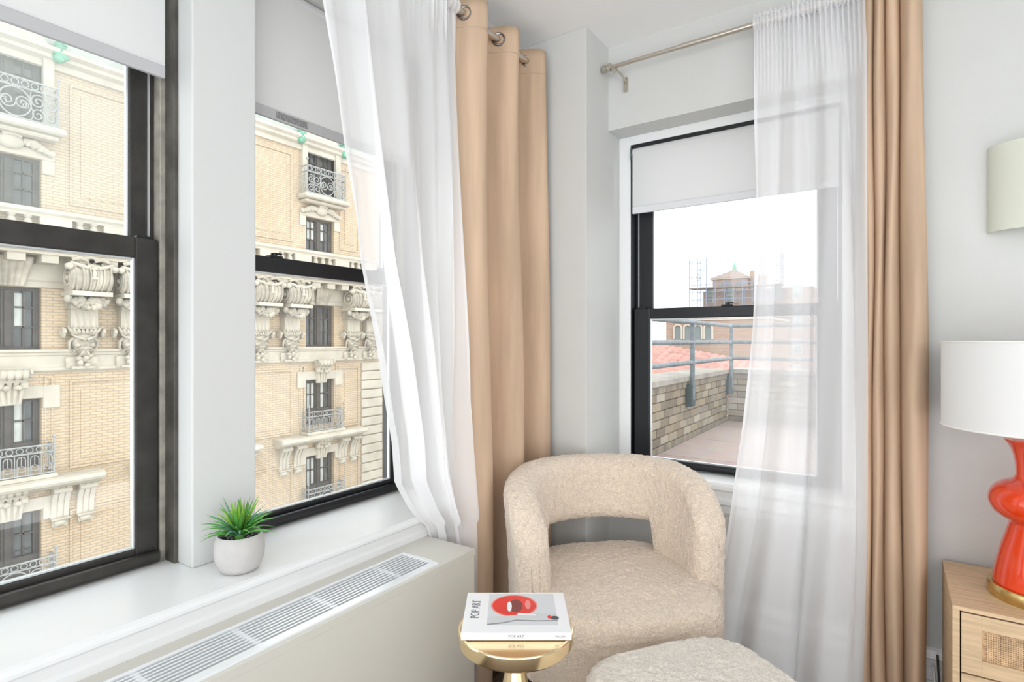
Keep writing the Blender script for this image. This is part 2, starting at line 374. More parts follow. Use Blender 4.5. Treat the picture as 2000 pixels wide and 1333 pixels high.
# ---------------------------------------------------------------- roller blinds
def blind(name, origin, rot, w, zt, zb, label, hem, hemh=.032, tape=False, drop=.0):
    r = empty(name, origin, rot, label, 'blind', 'roller blinds in the windows')
    bx(0, w, 0, .003, zb+hemh, zt-.02).build('fabric', BLIND, r, smooth=False)
    MB().tube([(0, .016, zt-.016), (w, .016, zt-.016)], .020, 16).build('roller', BLIND, r)
    h = MB().box(0, w, -.004, .008, zb, zb+hemh).build('hem_bar', hem, r, smooth=False, bevel=.003)
    if tape:
        bx(.10, .21, -.0052, -.0042, zb+.006, zb+hemh-.006).build('label_strip', mat('label_grey', (.30, .30, .30), .6, var=.6, vscale=180), h, smooth=False)
    for x in (-.008, w+.002): bx(x, x+.006, -.006, .040, zt-.045, zt+.004).build('bracket', mat('bracket_teal', (.07, .13, .13), .4, metal=.5, var=.5, vscale=60), r, smooth=False, bevel=.002)
    return r
blind('roller_blind', (-1.552, -.135, 0), RZ, .822, HZ-.004, Z0+.676, 'grey white roller blind in the leftmost street window', HEMG)
blind('roller_blind', (-1.552, .898, 0), RZ, .668, HZ-.004, Z0+.672, 'grey white roller blind half covered by the sheer curtain above the plant', HEMG, tape=True)
blind('roller_blind', (-.931, 2.288, 0), 0, .771, 2.030, 1.748, 'white roller blind in the black framed terrace window', HEMW, hemh=.030)

# ---------------------------------------------------------------- convector cabinet with grille
cv = empty('convector_cabinet', (0, 0, 0), 0, 'long cream radiator cabinet with slatted grille under the windowsill', 'radiator')
CVZ = .551; CX0 = -1.284; CX1 = -1.079; GY1 = 1.216; GX0 = -1.228; GX1 = -1.094
c = MB()
c.box(CX0, GX0, -.85, 1.377, CVZ-.02, CVZ); c.box(GX1, CX1, -.85, 1.377, CVZ-.02, CVZ); c.box(GX0, GX1, GY1, 1.377, CVZ-.02, CVZ)
c.build('top_panel', CONV, cv, smooth=False)
bx(CX1-.018, CX1-.0008, -.85, 1.377, .05, CVZ-.0202).build('front_panel', CONV, cv, smooth=False, bevel=.003)
bx(CX0, CX1-.018, 1.360, 1.377, 0, CVZ-.02).build('end_panel', CONV, cv, smooth=False)
bx(CX0, GX0-.02, -.85, 1.36, .45, .46).build('inner_shelf', GDARK, cv, smooth=False)
bx(GX0-.02, CX1-.02, -.85, 1.36, .46, .47).build('heating_element', GDARK, cv, smooth=False)
g = MB()
g.box(GX0-.006, GX0+.004, -.85, GY1+.006, CVZ-.004, CVZ+.005); g.box(GX1-.018, GX1+.004, -.85, GY1+.006, CVZ-.004, CVZ+.005); g.box(GX0, GX1, GY1-.004, GY1+.006, CVZ-.012, CVZ+.004)
g.build('grille_frame', GRILLE, cv, smooth=False, bevel=.001)
NS = 9; me = bx(-.0024, .0024, -.85, GY1, CVZ-.003, CVZ+.002).mesh('slat', GRILLE, False)
for i in range(NS): inst(me, 'slat', cv, (GX0+.012+(GX1-.022-GX0-.012)*i/(NS-1), 0, 0))
me = bx(GX0, GX1-.018, -.006, .006, CVZ-.014, CVZ-.001).mesh('grille_crossbar', GRILLE, False)
for yy in (1.10, .885, .685, .485, .285, .085, -.115, -.315): inst(me, 'grille_crossbar', cv, (0, yy, 0))
me = bx(GX0+.002, GX0+.016, -.003, .003, CVZ-.012, CVZ+.003).mesh('grille_tooth', GRILLE, False)
for i in range(8): inst(me, 'grille_tooth', cv, (.012*i*1.05+.006, GY1+.010, 0))

# ---------------------------------------------------------------- curtain rods
RX = -1.205; RZZ = Z0+1.112
rod = empty('curtain_rod', (RX, 0, 0), 0, 'nickel curtain rod along the street windows, threaded through beige curtain grommets', 'curtain rod')
MB().tube([(0, -.6, RZZ), (0, 1.93, RZZ)], .0125, 14).build('pole', NICKEL, rod)
MB().tube([(0, 1.925, RZZ), (0, 1.965, RZZ)], .017, 14).build('finial', DARKM, rod)
br = MB(); br.tube([(-.088, 1.415, RZZ-.03), (-.03, 1.415, RZZ-.03), (0, 1.415, RZZ-.014)], .006, 8); br.box(-.091, -.085, 1.395, 1.435, RZZ-.07, RZZ+.02)
br.build('bracket', NICKEL, rod)
RY = 2.118; R2Z = Z0+1.120
rod2 = empty('curtain_rod', (0, RY, 0), 0, 'champagne nickel curtain rod with cup finial above the terrace window', 'curtain rod')
MB().tube([(-.965, 0, R2Z), (-.66, 0, R2Z)], .0085, 14).build('pole', NICKEL, rod2)
MB().tube([(-.67, 0, R2Z), (.24, 0, R2Z)], .0105, 14).build('outer_pole', NICKEL, rod2)
fp = [(0, -.002), (.013, -.002), (.016, .004), (.016, .018), (.013, .020), (.013, .024), (.018, .026), (.018, .036), (.012, .040), (0, .040)]
f2 = MB().lathe(fp, (0, 0, 0), 20, cap=False)
f2.v = [(-.990+v[2], v[1], R2Z+v[0]) for v in f2.v]; f2.build('finial', NICKEL, rod2)
b2 = MB(); b2.tube([(-.938, .0, R2Z-.012), (-.930, .0, R2Z-.020), (-.922, .02, R2Z-.026), (-.918, .045, R2Z-.034), (-.916, .060, R2Z-.045)], .005, 8)
b2.box(-.924, -.908, .056, .070, R2Z-.085, R2Z-.030); b2.box(-.948, -.930, -.012, .012, R2Z-.022, R2Z-.010)
b2.build('bracket', NICKEL, rod2)

# ---------------------------------------------------------------- beige curtain by the street window (eyelet heading)
bc = empty('beige_curtain', (0, 0, 0), 0, 'beige velvet eyelet curtain hanging between sheer curtain and corner column', 'curtain', 'beige curtains')
CY0, CY1 = 1.452, 1.952
def bc_fn(s, v):
    yy = lerp(CY0, CY1, s); z = lerp(RZZ+.048, .015, v)
    ph = PI*(yy-1.474)/.1
    amp = .052+.012*sm(.1, .9, v)
    w = math.sin(ph); w = math.copysign(abs(w)**.8, w)
    x = RX+.004+amp*w + .006*sm(0, .5, v)*math.sin(2.1*ph+3*v) + .003*math.sin(18*s+7*v)
    y2 = yy+.012*sm(.05, .9, v)*math.sin(2*ph+1.5+2*v)+.004*math.sin(v*9+s*5)
    return (x, min(y2, 1.955), z)
o = MB().grid(bc_fn, 150, 70).build('fabric', VELVET, bc, ang=3)
sd = o.modifiers.new('solid', 'SOLIDIFY'); sd.thickness = .004; sd.offset = 0
hm = MB().grid(lambda s, v: tuple(Vector(bc_fn(s, .0405+.0016*v))+Vector((.003, -.001, 0))), 150, 1).build('stitching', mat('beige_stitch', (.52, .39, .29), .9), bc, ang=3)
def torus(R_, r_, n=26, m=8):
    return MB().tube([(R_*math.cos(2*PI*i/n), R_*math.sin(2*PI*i/n), 0) for i in range(n)], r_, m, True)
ring = torus(.0215, .0055).mesh('grommet', DARKM)
for i, yy in enumerate((1.474, 1.574, 1.674, 1.774, 1.874)):
    sg = 1 if i % 2 == 0 else -1
    nrm = Vector((1, -1.55*sg, 0)).normalized()
    q = nrm.to_track_quat('Z', 'Y').to_euler()
    inst(ring, 'grommet', bc, (RX+.004, yy, RZZ), q)

# ---------------------------------------------------------------- sheer curtain at the street window
def sheer_left():
    r = empty('sheer_curtain', (0, 0, 0), 0, 'white sheer curtain swept aside in front of the street window', 'curtain', 'sheer curtains')
    ledge = [(.02, 1.405), (.50, 1.395), (.58, 1.372), (.66, 1.290), (.766, 1.205), (1.15, 1.106), (1.43, 1.023), (1.85, .947), (2.07, .907), (2.33, .86)]
    redge = [(.02, 1.470), (.55, 1.470), (.95, 1.462), (1.5, 1.450), (2.33, 1.440)]
    xl = [(.02, -1.262), (.55, -1.268), (.66, -1.255), (.9, -1.215), (1.2, -1.205), (2.33, -1.205)]
    xr = [(.02, -1.150), (.55, -1.155), (1.0, -1.195), (2.33, -1.205)]
    def fn(s, v):
        z = lerp(RZZ+.035, .02, v)
        w = s + .022*math.sin(9*s+2.0)*(1-abs(2*s-1))
        y_ = lerp(interp(ledge, z), interp(redge, z), w); x_ = lerp(interp(xl, z), interp(xr, z), s)
        e = sm(0, .10, s)*1.0
        top = 1-sm(.0, .10, v)
        a = (.016+.020*sm(.05, .6, v))*(.35+.65*e)
        d = a*math.sin(2*PI*(3.6*s+.55*math.sin(3*s+v*1.2))) + .5*a*math.sin(2*PI*(8.3*s+.4*v)+1.0)*(.4+.6*math.sin(5*s+2*v)**2)
        d += top*.010*math.sin(2*PI*26*s+3*math.sin(7*s)) + .0025*math.sin(40*v+30*s)*(1-e)
        yy = y_ + .012*math.sin(2*PI*(3.6*s+.3)+1.3+v)*sm(.1, .6, v)*e*(1-sm(.9, 1, s))
        if z < .60: d *= .5
        z2 = z + (.006*math.sin(2*PI*23*s)+.004*math.sin(2*PI*9*s) if v < .001 else 0)
        return (x_+d, yy, z2)
    MB().grid(fn, 300, 90).build('voile', VEIL, r, ang=3)
    def pocket(s, v):
        a = 2*PI*v; p = fn(s, .016)
        q = .004*math.sin(2*PI*30*s+2*math.sin(11*s))
        return (RX+(.021+q)*math.cos(a), p[1]+.002*math.sin(50*s), RZZ+(.021+q)*math.sin(a))
    MB().grid(pocket, 300, 12).build('rod_pocket', VEIL, r, ang=3)
    def hem(s, v):
        p = Vector(fn(.004*s, v)); return (p.x+.001, p.y-.001*s, p.z)
    MB().grid(lambda s, v: tuple(Vector(fn(.010*s, v))+Vector((.0012, 0, 0))), 2, 90).build('side_hem', VEIL, r, ang=3)
sheer_left()

# ---------------------------------------------------------------- sheer curtain at the terrace window
def sheer_right():
    r = empty('sheer_curtain', (0, 0, 0), 0, 'white sheer curtain hanging to the floor over the terrace window', 'curtain', 'sheer curtains')
    le = [(.02, -.560), (.25, -.530), (.55, -.478), (.9, -.437), (1.25, -.412), (1.75, -.395), (2.37, -.414)]
    re = [(.02, -.078), (.6, -.066), (1.2, -.066), (2.37, -.070)]
    ys = [(.02, 1.985), (.5, 2.055), (1.0, 2.09), (2.37, RY)]
    def fn(s, v):
        z = lerp(R2Z+.034, .02, v)
        w = s-.05*math.sin(2*PI*s)*sm(.0, .3, v)
        x_ = lerp(interp(le, z), interp(re, z), w); y_ = interp(ys, z)
        wd = sm(.12, .45, s)
        top = (1-sm(.0, .14, v))
        a = (.008+.026*sm(.02, .4, v))*(.12+.88*wd)
        d = a*math.sin(2*PI*(3.7*s+.25*math.sin(1.5*v+3*s))+.6) + .18*a*math.sin(2*PI*(9*s)+2*v)
        d += top*(.006+.006*wd)*math.sin(2*PI*24*s+4*math.sin(5*s)) + .003*math.sin(30*v)*(1-sm(0, .05, s))
        xx = x_ + .022*wd*sm(.05, .5, v)*math.sin(2*PI*(3.7*s+.25*math.sin(1.5*v+3*s))+2.4)*(1-sm(.93, 1, s)) + .004*math.sin(13*v+2)*(1-sm(0, .2, s))
        z2 = z + ((.007*math.sin(2*PI*19*s)+.005*math.sin(2*PI*7*s+1)) if v < .001 else 0)
        return (xx, min(y_+d, 2.150 if z > .70 or z < .5 else 2.140), z2)
    MB().grid(fn, 300, 90).build('voile', VEIL, r, ang=3)
    def pocket(s, v):
        a = 2*PI*v; p = fn(s, .016); q = .004*math.sin(2*PI*27*s+2*math.sin(9*s))
        return (p[0]+.002*math.sin(40*s), RY+(.019+q)*math.cos(a), R2Z+(.019+q)*math.sin(a))
    MB().grid(pocket, 300, 12).build('rod_pocket', VEIL, r, ang=3)
    MB().grid(lambda s, v: tuple(Vector(fn(.03*s, v))+Vector((0, -.0012, 0))), 4, 90).build('side_hem', VEIL, r, ang=3)
sheer_right()

# ---------------------------------------------------------------- beige curtain by the terrace window
bc2 = empty('beige_curtain', (0, 0, 0), 0, 'beige velvet curtain in deep folds between terrace sheer and bedside lamp', 'curtain', 'beige curtains')
TB = [(0, -.080), (1.0, .072)]
def bc2_fn(s, v):
    z = lerp(R2Z+.05, .012, v)
    x_ = interp(TB, s); bulge = .010*sm(0, .5, v)*s*s
    # folds: rounded lobes towards the room, tight creases between them
    edges = (0, .18, .39, .63, 1.0)
    for a, b in zip(edges, edges[1:]):
        if s <= b or b == 1.0: t = (s-a)/(b-a); break
    t = max(0, min(1, t))
    lob = math.sin(PI*t)**.55
    wide = (b-a)/.26
    y_ = RY+.022 - (.052*min(1.25, wide)+.014*sm(.2, .8, v))*lob - .02*sm(.5, 1, v)
    xx = x_+bulge+.006*math.sin(4*v+6*s)*sm(.1, .6, v)+.003*math.sin(17*v+9*s)*lob
    y_ += .004*math.sin(11*v+14*s)*lob
    return (xx, min(y_, 2.15), z)
o = MB().grid(bc2_fn, 140, 70).build('fabric', VELVET, bc2, ang=3)
sd = o.modifiers.new('solid', 'SOLIDIFY'); sd.thickness = .004; sd.offset = 0
MB().grid(lambda s, v: tuple(Vector(bc2_fn(.66+.34*s, .944+.0016*v))+Vector((0, -.0035, 0))), 60, 1).build('stitching', MATS['beige_stitch'], bc2, ang=3)

# ================================================================= FURNITURE
def fur(o, amp, sc):
    me = o.data; me.update()
    nr = [v.normal.copy() for v in me.vertices]
    for v, n in zip(me.vertices, nr):
        p = v.co*sc
        h = noise.noise(p)+.6*noise.noise(p*2.1+Vector((3, 1, 7)))
        v.co = v.co+n*h*amp
    me.update()

# ---- armchair: local x = right, y = forward
ac = empty('armchair', (-.772, 1.728, 0), R(-135.3)+0, 'cream boucle barrel armchair with open back in the corner', 'armchair')
# local frame: forward (0,1) -> world (.703,-.711)
HWc, RDc, TH = .292, .258, .056
def ch_path(u):
    # u 0..1 : left arm front -> round the back -> right arm front ; returns x, y, tangent
    L1 = .13; La = PI*.5*(HWc+RDc); tot = 2*L1+La; d = u*tot
    if d < L1: return (-HWc, .13-d)
    if d > L1+La: return (HWc, -.0+(d-L1-La))
    a = PI*(d-L1)/La
    return (-HWc*math.cos(a), -RDc*math.sin(a))
def ch_hi(y):
    if y < -.22: return .768
    return .50+.268*math.sqrt(max(0, 1-(max(0, y+.22)/.362)**2.2))
def ch_lo(y):
    return lerp(.535, .17, sm(-.175, -.105, y))
NU, NV = 300, 132
def ch_ring(vv, uu):
    u = .0005+.999*uu
    x, y = ch_path(u); x2, y2 = ch_path(min(1, u+.002)); x1, y1 = ch_path(max(0, u-.002))
    t = Vector((x2-x1, y2-y1, 0)).normalized(); nrm = Vector((-t.y, t.x, 0))      # towards inside
    hi = ch_hi(y); lo = ch_lo(y)
    endf = min(uu, 1-uu); rnd = math.sqrt(max(0, 1-(1-min(1, endf/.045))**2))
    th = TH*(.25+.75*rnd); hgt = hi-lo
    # rounded rectangle section: a = half thickness, hh = half height
    hh = hgt/2; rr = min(th*.92, hh*.98); per = []
    a = 2*PI*vv
    ex = 2/ (2+ 5*max(0, hh/th-1)/4) if hh > th else 1
    # superellipse that gets squarer the taller it is; parametrised by arc over z
    ca, sa = math.cos(a), math.sin(a)
    X = th*math.copysign(abs(ca)**.55, ca)
    Zs = math.copysign(abs(sa)**.9, sa)
    Z = Zs*hh
    # keep the crown round
    cr = min(1, (hh-abs(Z))/max(1e-5, rr)); X = math.copysign(th*math.sqrt(max(0, 1-(1-cr)**2)), ca) if abs(ca) > 1e-6 else 0
    lean = -.020*sm(.45, .77, (hi+lo)/2+Z)      # the back leans outwards a little
    p = Vector((x, y, (hi+lo)/2+Z)) + nrm*(X+lean)
    return (p.x, p.y, p.z)
rg = MB().grid(lambda s, v: ch_ring(s, v), NV, NU, wrap=True)
rg.f.append(tuple(range(NV))[::-1]); rg.f.append(tuple(range(NU*NV, (NU+1)*NV)))
ringo = rg.build('back_and_arms', BOUC, ac, ang=3); 
# ---- seat base: D plan lofted over height
def d_plan(a, hw, fr, bk, pw=.62):
    ca, sa = math.cos(a), math.sin(a)
    y = (fr if sa > 0 else bk)*math.copysign(abs(sa)**(pw if sa > 0 else .8), sa); x = hw*math.copysign(abs(ca)**pw, ca)
    return x, y
SEAT = [(.16, .800), (.125, .86), (.130, .90), (.17, .935), (.25, .965), (.32, .985), (.36, 1.0), (.385, 1.0), (.405, .988), (.420, .965), (.430, .93), (.436, .88)]
def seat_fn(s, v):
    a = 2*PI*s; i = v*(len(SEAT)+7)
    if i <= len(SEAT)-1:
        k = min(int(i), len(SEAT)-2); t = i-k; z = lerp(SEAT[k][0], SEAT[k+1][0], t); q = lerp(SEAT[k][1], SEAT[k+1][1], t)
    else:
        t = (i-len(SEAT)+1)/8; q = .88*(1-t)+.002; z = .436+.012*sm(0, 1, t)
    x, y = d_plan(a, .306*q, .312*q, .265*q)
    if v < .08: pass
    # slope up a little towards the back, the front lip drops
    z += (-.02*sm(.12, .31, y)+.012*sm(.1, -.25, y))*sm(.2, .43, z)
    return (x, y, z)
so_ = MB().grid(seat_fn, 220, 110, wrap=True).build('seat', BOUC, ac, ang=3)
leg = MB().lathe([(.012, 0), (.014, .004), (.024, .15), (.024, .17)], n=16).mesh('leg', LEGW)
for (x, y, dx, dy) in ((-.20, .17, -.08, .08), (.20, .17, .08, .08), (-.17, -.15, -.08, -.08), (.17, -.15, .08, -.08)):
    inst(leg, 'leg', ac, (x, y, 0), (0, 0, 0))
for q in (ringo, so_): fur(q, .0036, 70)

# ---- ottoman
ot = empty('ottoman', (-.343, 1.270, 0), R(-36), 'ivory boucle ottoman in front of the armchair', 'ottoman')
def ot_fn(s, v):
    a = 2*PI*s
    tab = [(0, .10, .0), (.02, .10, .9), (.06, .11, .965), (.20, .18, 1), (.52, .375, 1), (.60, .398, .985), (.66, .414, .955), (.72, .424, .90), (1, .438, 0.002)]
    for p, q in zip(tab, tab[1:]):
        if v <= q[0]: t = (v-p[0])/(q[0]-p[0]); z = lerp(p[1], q[1], t); k = lerp(p[2], q[2], t); break
    ca, sa = math.cos(a), math.sin(a); pw = .46
    return (.215*k*math.copysign(abs(ca)**pw, ca), .235*k*math.copysign(abs(sa)**pw, sa), z)
oo = MB().grid(ot_fn, 220, 120, wrap=True).build('cushion', BOUCW, ot, ang=3); fur(oo, .0036, 70)
ol = MB().lathe([(.012, 0), (.022, .11)], n=14).mesh('leg', LEGW)
for x in (-.14, .14):
    for y in (-.15, .15): inst(ol, 'leg', ot, (x, y, 0))

# ---- brass side table
stt = empty('side_table', (-.744, 1.106, 0), 0, 'round polished brass pedestal side table with a book on it', 'side table')
tp = [(.001, .482), (.118, .482), (.130, .4845), (.1350, .489), (.1368, .494), (.1368, .517), (.1355, .5195), (.1335, .5205), (.1310, .5205), (.1295, .5192), (.001, .5192)]
MB().lathe(tp, n=96, cap=False).build('table_top', BRASS, stt, ang=.35)
ped = MB()
# lower half reads as a faceted trumpet widening downwards from the neck
tr_ = [(.001, 0), (.108, 0), (.110, .006), (.107, .014), (.094, .06), (.078, .14), (.062, .22), (.047, .30), (.034, .37), (.024, .42), (.019, .448), (.018, .466), (.024, .476), (.040, .482)]
ped.lathe(tr_, n=14, cap=False); ped.build('pedestal', BRASS, stt, ang=.2)

# ---- book
bk = empty('book', (-.764, 1.137, .5212), R(34.4), 'white pop art book with red oval cover lying on brass table', 'book')
BW, BD, BH = .247, .200, .017
PAPER = mat('book_white', (.88, .89, .91), .35); PAGES = mat('page_edges', (.82, .81, .78), .8, var=.1, vscale=300, stretch=(1, 1, 60))
INK = mat('book_ink', (.16, .16, .18), .5); GREYP = mat('cover_grey', (.68, .71, .74), .35); REDP = mat('cover_red', (.80, .05, .04), .35, var=.12, vscale=16); DKP = mat('cover_maroon', (.22, .05, .05), .4); PINKP = mat('cover_pink', (.85, .28, .26), .35)
def bxy(x, y): return (x-BW/2, y-BD/2)
bx(-BW/2, BW/2, -BD/2+.002, BD/2-.003, .002, BH-.002).build('page_block', PAGES, bk, smooth=False)
cvr = MB(); cvr.box(-BW/2-.002, BW/2+.002, -BD/2-.001, BD/2, BH-.0025, BH); cvr.box(-BW/2-.002, BW/2+.002, -BD/2-.001, BD/2, 0, .0025); cvr.box(-BW/2-.002, BW/2+.002, -BD/2-.003, -BD/2, 0, BH)
cover = cvr.build('cover', PAPER, bk, smooth=False, bevel=.0006)
def flat(name, pts, h, m, parent):
    return MB().add([(x, y, BH+h) for x, y in pts], [tuple(range(len(pts)))]).build(name, m, parent, smooth=False)
flat('printed_panel', [(-.068, -.068), (.098, -.068), (.098, .092), (-.068, .092)], .0002, GREYP, cover)
def oval(cx, cy, rx, ry, a0=0, a1=2*PI, n=40): return [(cx+rx*math.cos(a0+(a1-a0)*i/n), cy+ry*math.sin(a0+(a1-a0)*i/n)) for i in range(n)]
flat('printed_oval', oval(-.004, .028, .058, .057), .0004, PINKP, cover)
flat('printed_oval', oval(-.004, .028, .054, .053), .0005, REDP, cover)
flat('printed_patch', oval(.000, .026, .017, .034), .0006, DKP, cover)
flat('printed_patch', oval(-.016, .022, .006, .026), .0007, PAPER, cover)
flat('printed_patch', oval(.030, .032, .007, .024), .0007, PINKP, cover)
band = [(-.068, -.030), (-.02, -.026), (.03, -.014), (.098, -.016), (.098, -.048), (.05, -.050), (.0, -.046), (-.03, -.058), (-.068, -.066)]
flat('printed_band', band, .0008, mat('cover_pale_grey', (.62, .655, .665), .35), cover)
flat('printed_bar', [(.004, -.012), (.048, -.018), (.048, -.026), (.004, -.022)], .0010, PAPER, cover)
line = [(-.068, -.064), (-.03, -.056), (0, -.044), (.05, -.048), (.098, -.046), (.098, -.049), (.05, -.051), (0, -.0475), (-.03, -.060), (-.068, -.068)]
flat('printed_line', line, .0009, mat('cover_mid_grey', (.30, .32, .34), .4), cover)
flat('printed_dot', oval(.092, -.036, .010, .009), .0011, mat('cover_charcoal', (.08, .085, .10), .4), cover)
flat('printed_dot', oval(.080, -.032, .005, .008), .0010, REDP, cover)
def text(name, s, size, m, parent, loc, rot, sx=1):
    cu = bpy.data.curves.new(name, 'FONT'); cu.body = s; cu.size = size; cu.align_x = 'CENTER'; cu.align_y = 'CENTER'; cu.extrude = .00015
    to = bpy.data.objects.new(name, cu); COL.objects.link(to); bpy.context.view_layer.update()
    me = bpy.data.meshes.new_from_object(to.evaluated_get(bpy.context.evaluated_depsgraph_get())); bpy.data.objects.remove(to)
    me.materials.clear(); me.materials.append(m)
    o = bpy.data.objects.new(name, me); COL.objects.link(o); o.parent = parent; o.location = loc; o.rotation_euler = rot; o.scale = (sx, 1, 1)
    return o
text('title_lettering', 'POP ART', .030, INK, cover, (-.098, .010, BH+.0004), (0, 0, R(90)), .78)
text('spine_title', 'POP ART', .0095, INK, cover, (.0, -BD/2-.0032, BH/2), (R(90), 0, 0), .95)
text('spine_publisher', 'TASCHEN', .0070, INK, cover, (.100, -BD/2-.0032, BH/2), (R(90), 0, 0), .85)

# ---- nightstand
NX0, NX1, NY0, NY1, NZ = .1235, .640, 1.803, 2.160, .529
ns = empty('nightstand', (NX0, NY0, 0), 0, 'light oak nightstand with rattan drawer front beside the beige curtain', 'nightstand')
W = NX1-NX0; D = NY1-NY0
def rel(*a): return MB().box(*a)
bx(0, W, 0, D, NZ-.010, NZ).build('top', OAKH, ns, smooth=False, bevel=.001)
for x in (0, W-.015): bx(x, x+.015, 0, D, .10, NZ-.010).build('side_panel', OAK, ns, smooth=False, bevel=.001)
bx(.015, W-.015, D-.01, D, .10, NZ-.010).build('back_panel', OAK, ns, smooth=False)
bx(.015, W-.015, .012, D-.01, .10, .115).build('bottom_panel', OAKH, ns, smooth=False)
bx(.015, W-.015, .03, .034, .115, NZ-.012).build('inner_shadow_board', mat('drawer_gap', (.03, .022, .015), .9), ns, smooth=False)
RAT = mat('rattan_cane', (.63, .42, .24), .6, var=.3, vscale=60); RATB = mat('rattan_backing', (.30, .18, .09), .8)
for (z0, z1) in ((.366, .5155), (.120, .362)):
    dm = MB(); x0, x1 = .0178, W-.0178; m_ = .040; f0 = .0
    zi0, zi1 = z0+.038, z1-.036
    dm.box(x0, x0+m_, 0, .018, z0, z1); dm.box(x1-m_, x1, 0, .018, z0, z1); dm.box(x0+m_, x1-m_, 0, .018, z0, zi0); dm.box(x0+m_, x1-m_, 0, .018, zi1, z1)
    dr = dm.build('drawer', OAKH, ns, smooth=False, bevel=.0008)
    bx(x0+m_, x1-m_, .010, .014, zi0, zi1).build('rattan_backing', RATB, dr, smooth=False)
    wv = MB(); st = .0046
    nx = int((x1-x0-2*m_)/st); nzz = int((zi1-zi0)/st)
    for i in range(nx):
        x = x0+m_+st*(i+.5); wv.box(x-.0013, x+.0013, .0065+.0012*(i % 2), .010, zi0, zi1)
    for j in range(nzz):
        z = zi0+st*(j+.5); wv.box(x0+m_, x1-m_, .0062+.0012*((j+1) % 2), .0098, z-.0013, z+.0013)
    wo = wv.build('rattan_weave', RAT, dr, smooth=False); tag(wo, 'woven rattan inset', kind='stuff')
nl = MB().lathe([(.011, 0), (.018, .10)], n=12).mesh('leg', OAK)
for x in (.04, W-.04):
    for y in (.04, D-.04): inst(nl, 'leg', ns, (x, y, 0))

# ---- table lamp
tl = empty('table_lamp', (.320, 1.970, NZ), 0, 'glossy orange red ceramic table lamp with white drum shade', 'lamp')
LZ = NZ
MB().lathe([(.001, 0), (.110, 0), (.1115, .003), (.1115, .030), (.109, .033), (.001, .033)], n=64, cap=False).build('base_ring', BRASSB, tl)
bprof = [(.001, .033), (.100, .033), (.101, .040), (.096, .075), (.085, .125), (.074, .165), (.068, .190), (.070, .199), (.084, .207), (.099, .219), (.108, .236), (.1105, .254), (.106, .272), (.095, .288), (.078, .299), (.062, .306), (.0545, .316), (.0535, .335), (.057, .365), (.065, .390), (.076, .408), (.0765, .412), (.070, .414), (.001, .414)]
def subdiv(pr, n=4):
    out = []
    for i in range(len(pr)-1):
        p0, p1, p2, p3 = pr[max(0, i-1)], pr[i], pr[i+1], pr[min(len(pr)-1, i+2)]
        for k in range(n):
            t = k/n; q = []
            for c_ in (0, 1):
                q.append(.5*(2*p1[c_]+(p2[c_]-p0[c_])*t+(2*p0[c_]-5*p1[c_]+4*p2[c_]-p3[c_])*t*t+(3*p1[c_]-p0[c_]-3*p2[c_]+p3[c_])*t**3))
            out.append((max(.001, q[0]), q[1]))
    return out+[pr[-1]]
MB().lathe(bprof[:2]+subdiv(bprof[1:22], 4)[1:]+bprof[22:], n=72, cap=False).build('ceramic_body', CERAM, tl)
MB().lathe([(.001, .414), (.014, .414), (.014, .470), (.006, .470), (.006, .640), (.001, .640)], n=16, cap=False).build('stem', BRASSB, tl)
s0, s1, sr = .440, .671, .210
sh = MB().lathe([(sr, s0), (sr, s1), (sr-.0035, s1), (sr-.0035, s0), (sr, s0)], n=80, cap=False).build('lamp_shade', SHADE, tl, ang=.5)
for zz in (s0+.002, s1-.002): MB().tube([((sr)*math.cos(2*PI*i/80), (sr)*math.sin(2*PI*i/80), zz) for i in range(80)], .0028, 6, True).build('shade_rim', mat('shade_trim', (.88, .87, .82), .7), sh)
sp3 = MB()
for k in range(3):
    a = 2*PI*k/3; sp3.tube([(0, 0, .662), (sr*math.cos(a)*.98, sr*math.sin(a)*.98, .662)], .002, 6)
sp3.build('spider', BRASSB, tl)
MB().lathe([(.001, .655), (.008, .655), (.008, .672), (.004, .676), (.009, .684), (.010, .692), (.006, .700), (.001, .702)], n=16, cap=False).build('finial', BRASSB, tl)

# ---- wall sconce
sc_ = empty('wall_sconce', (.380, YB, 0), 0, 'cream half drum wall sconce above the table lamp', 'lamp')
zz0, zz1 = Z0+.322, Z0+.574
pr_ = [(1, zz0), (1, zz1), (.97, zz1), (.97, zz0), (1, zz0)]
MB().lathe(pr_, n=48, a0=PI, a1=2*PI, cap=False, sx=.148, sy=.085).build('lamp_shade', SHADEG, sc_, ang=.5)
bx(-.05, .05, -.014, 0, zz0+.07, zz1-.07).build('back_plate', BRASSB, sc_, smooth=False, bevel=.003)
ball = MB(); ball.tube([(0, -.014, zz0+.12), (0, -.04, zz0+.12)], .008, 10); ball.lathe([(.001, .0), (.013, .0), (.013, .03), (.018, .06), (.014, .085), (.001, .09)], (0, -.04, zz0+.10), 14, cap=False)
ball.build('bulb_holder', SHADE, sc_)
# ---- outlet plate
op = empty('wall_outlet', (.300, YB, .555), 0, 'white wall outlet plate half hidden behind the orange lamp', 'outlet')
bx(-.035, .035, -.005, 0, -.057, .057).build('cover_plate', TRIM, op, smooth=False, bevel=.003)
for z in (-.026, .014):
    bx(-.016, .016, -.007, -.004, z, z+.024).build('socket', TRIM, op, smooth=False, bevel=.002)
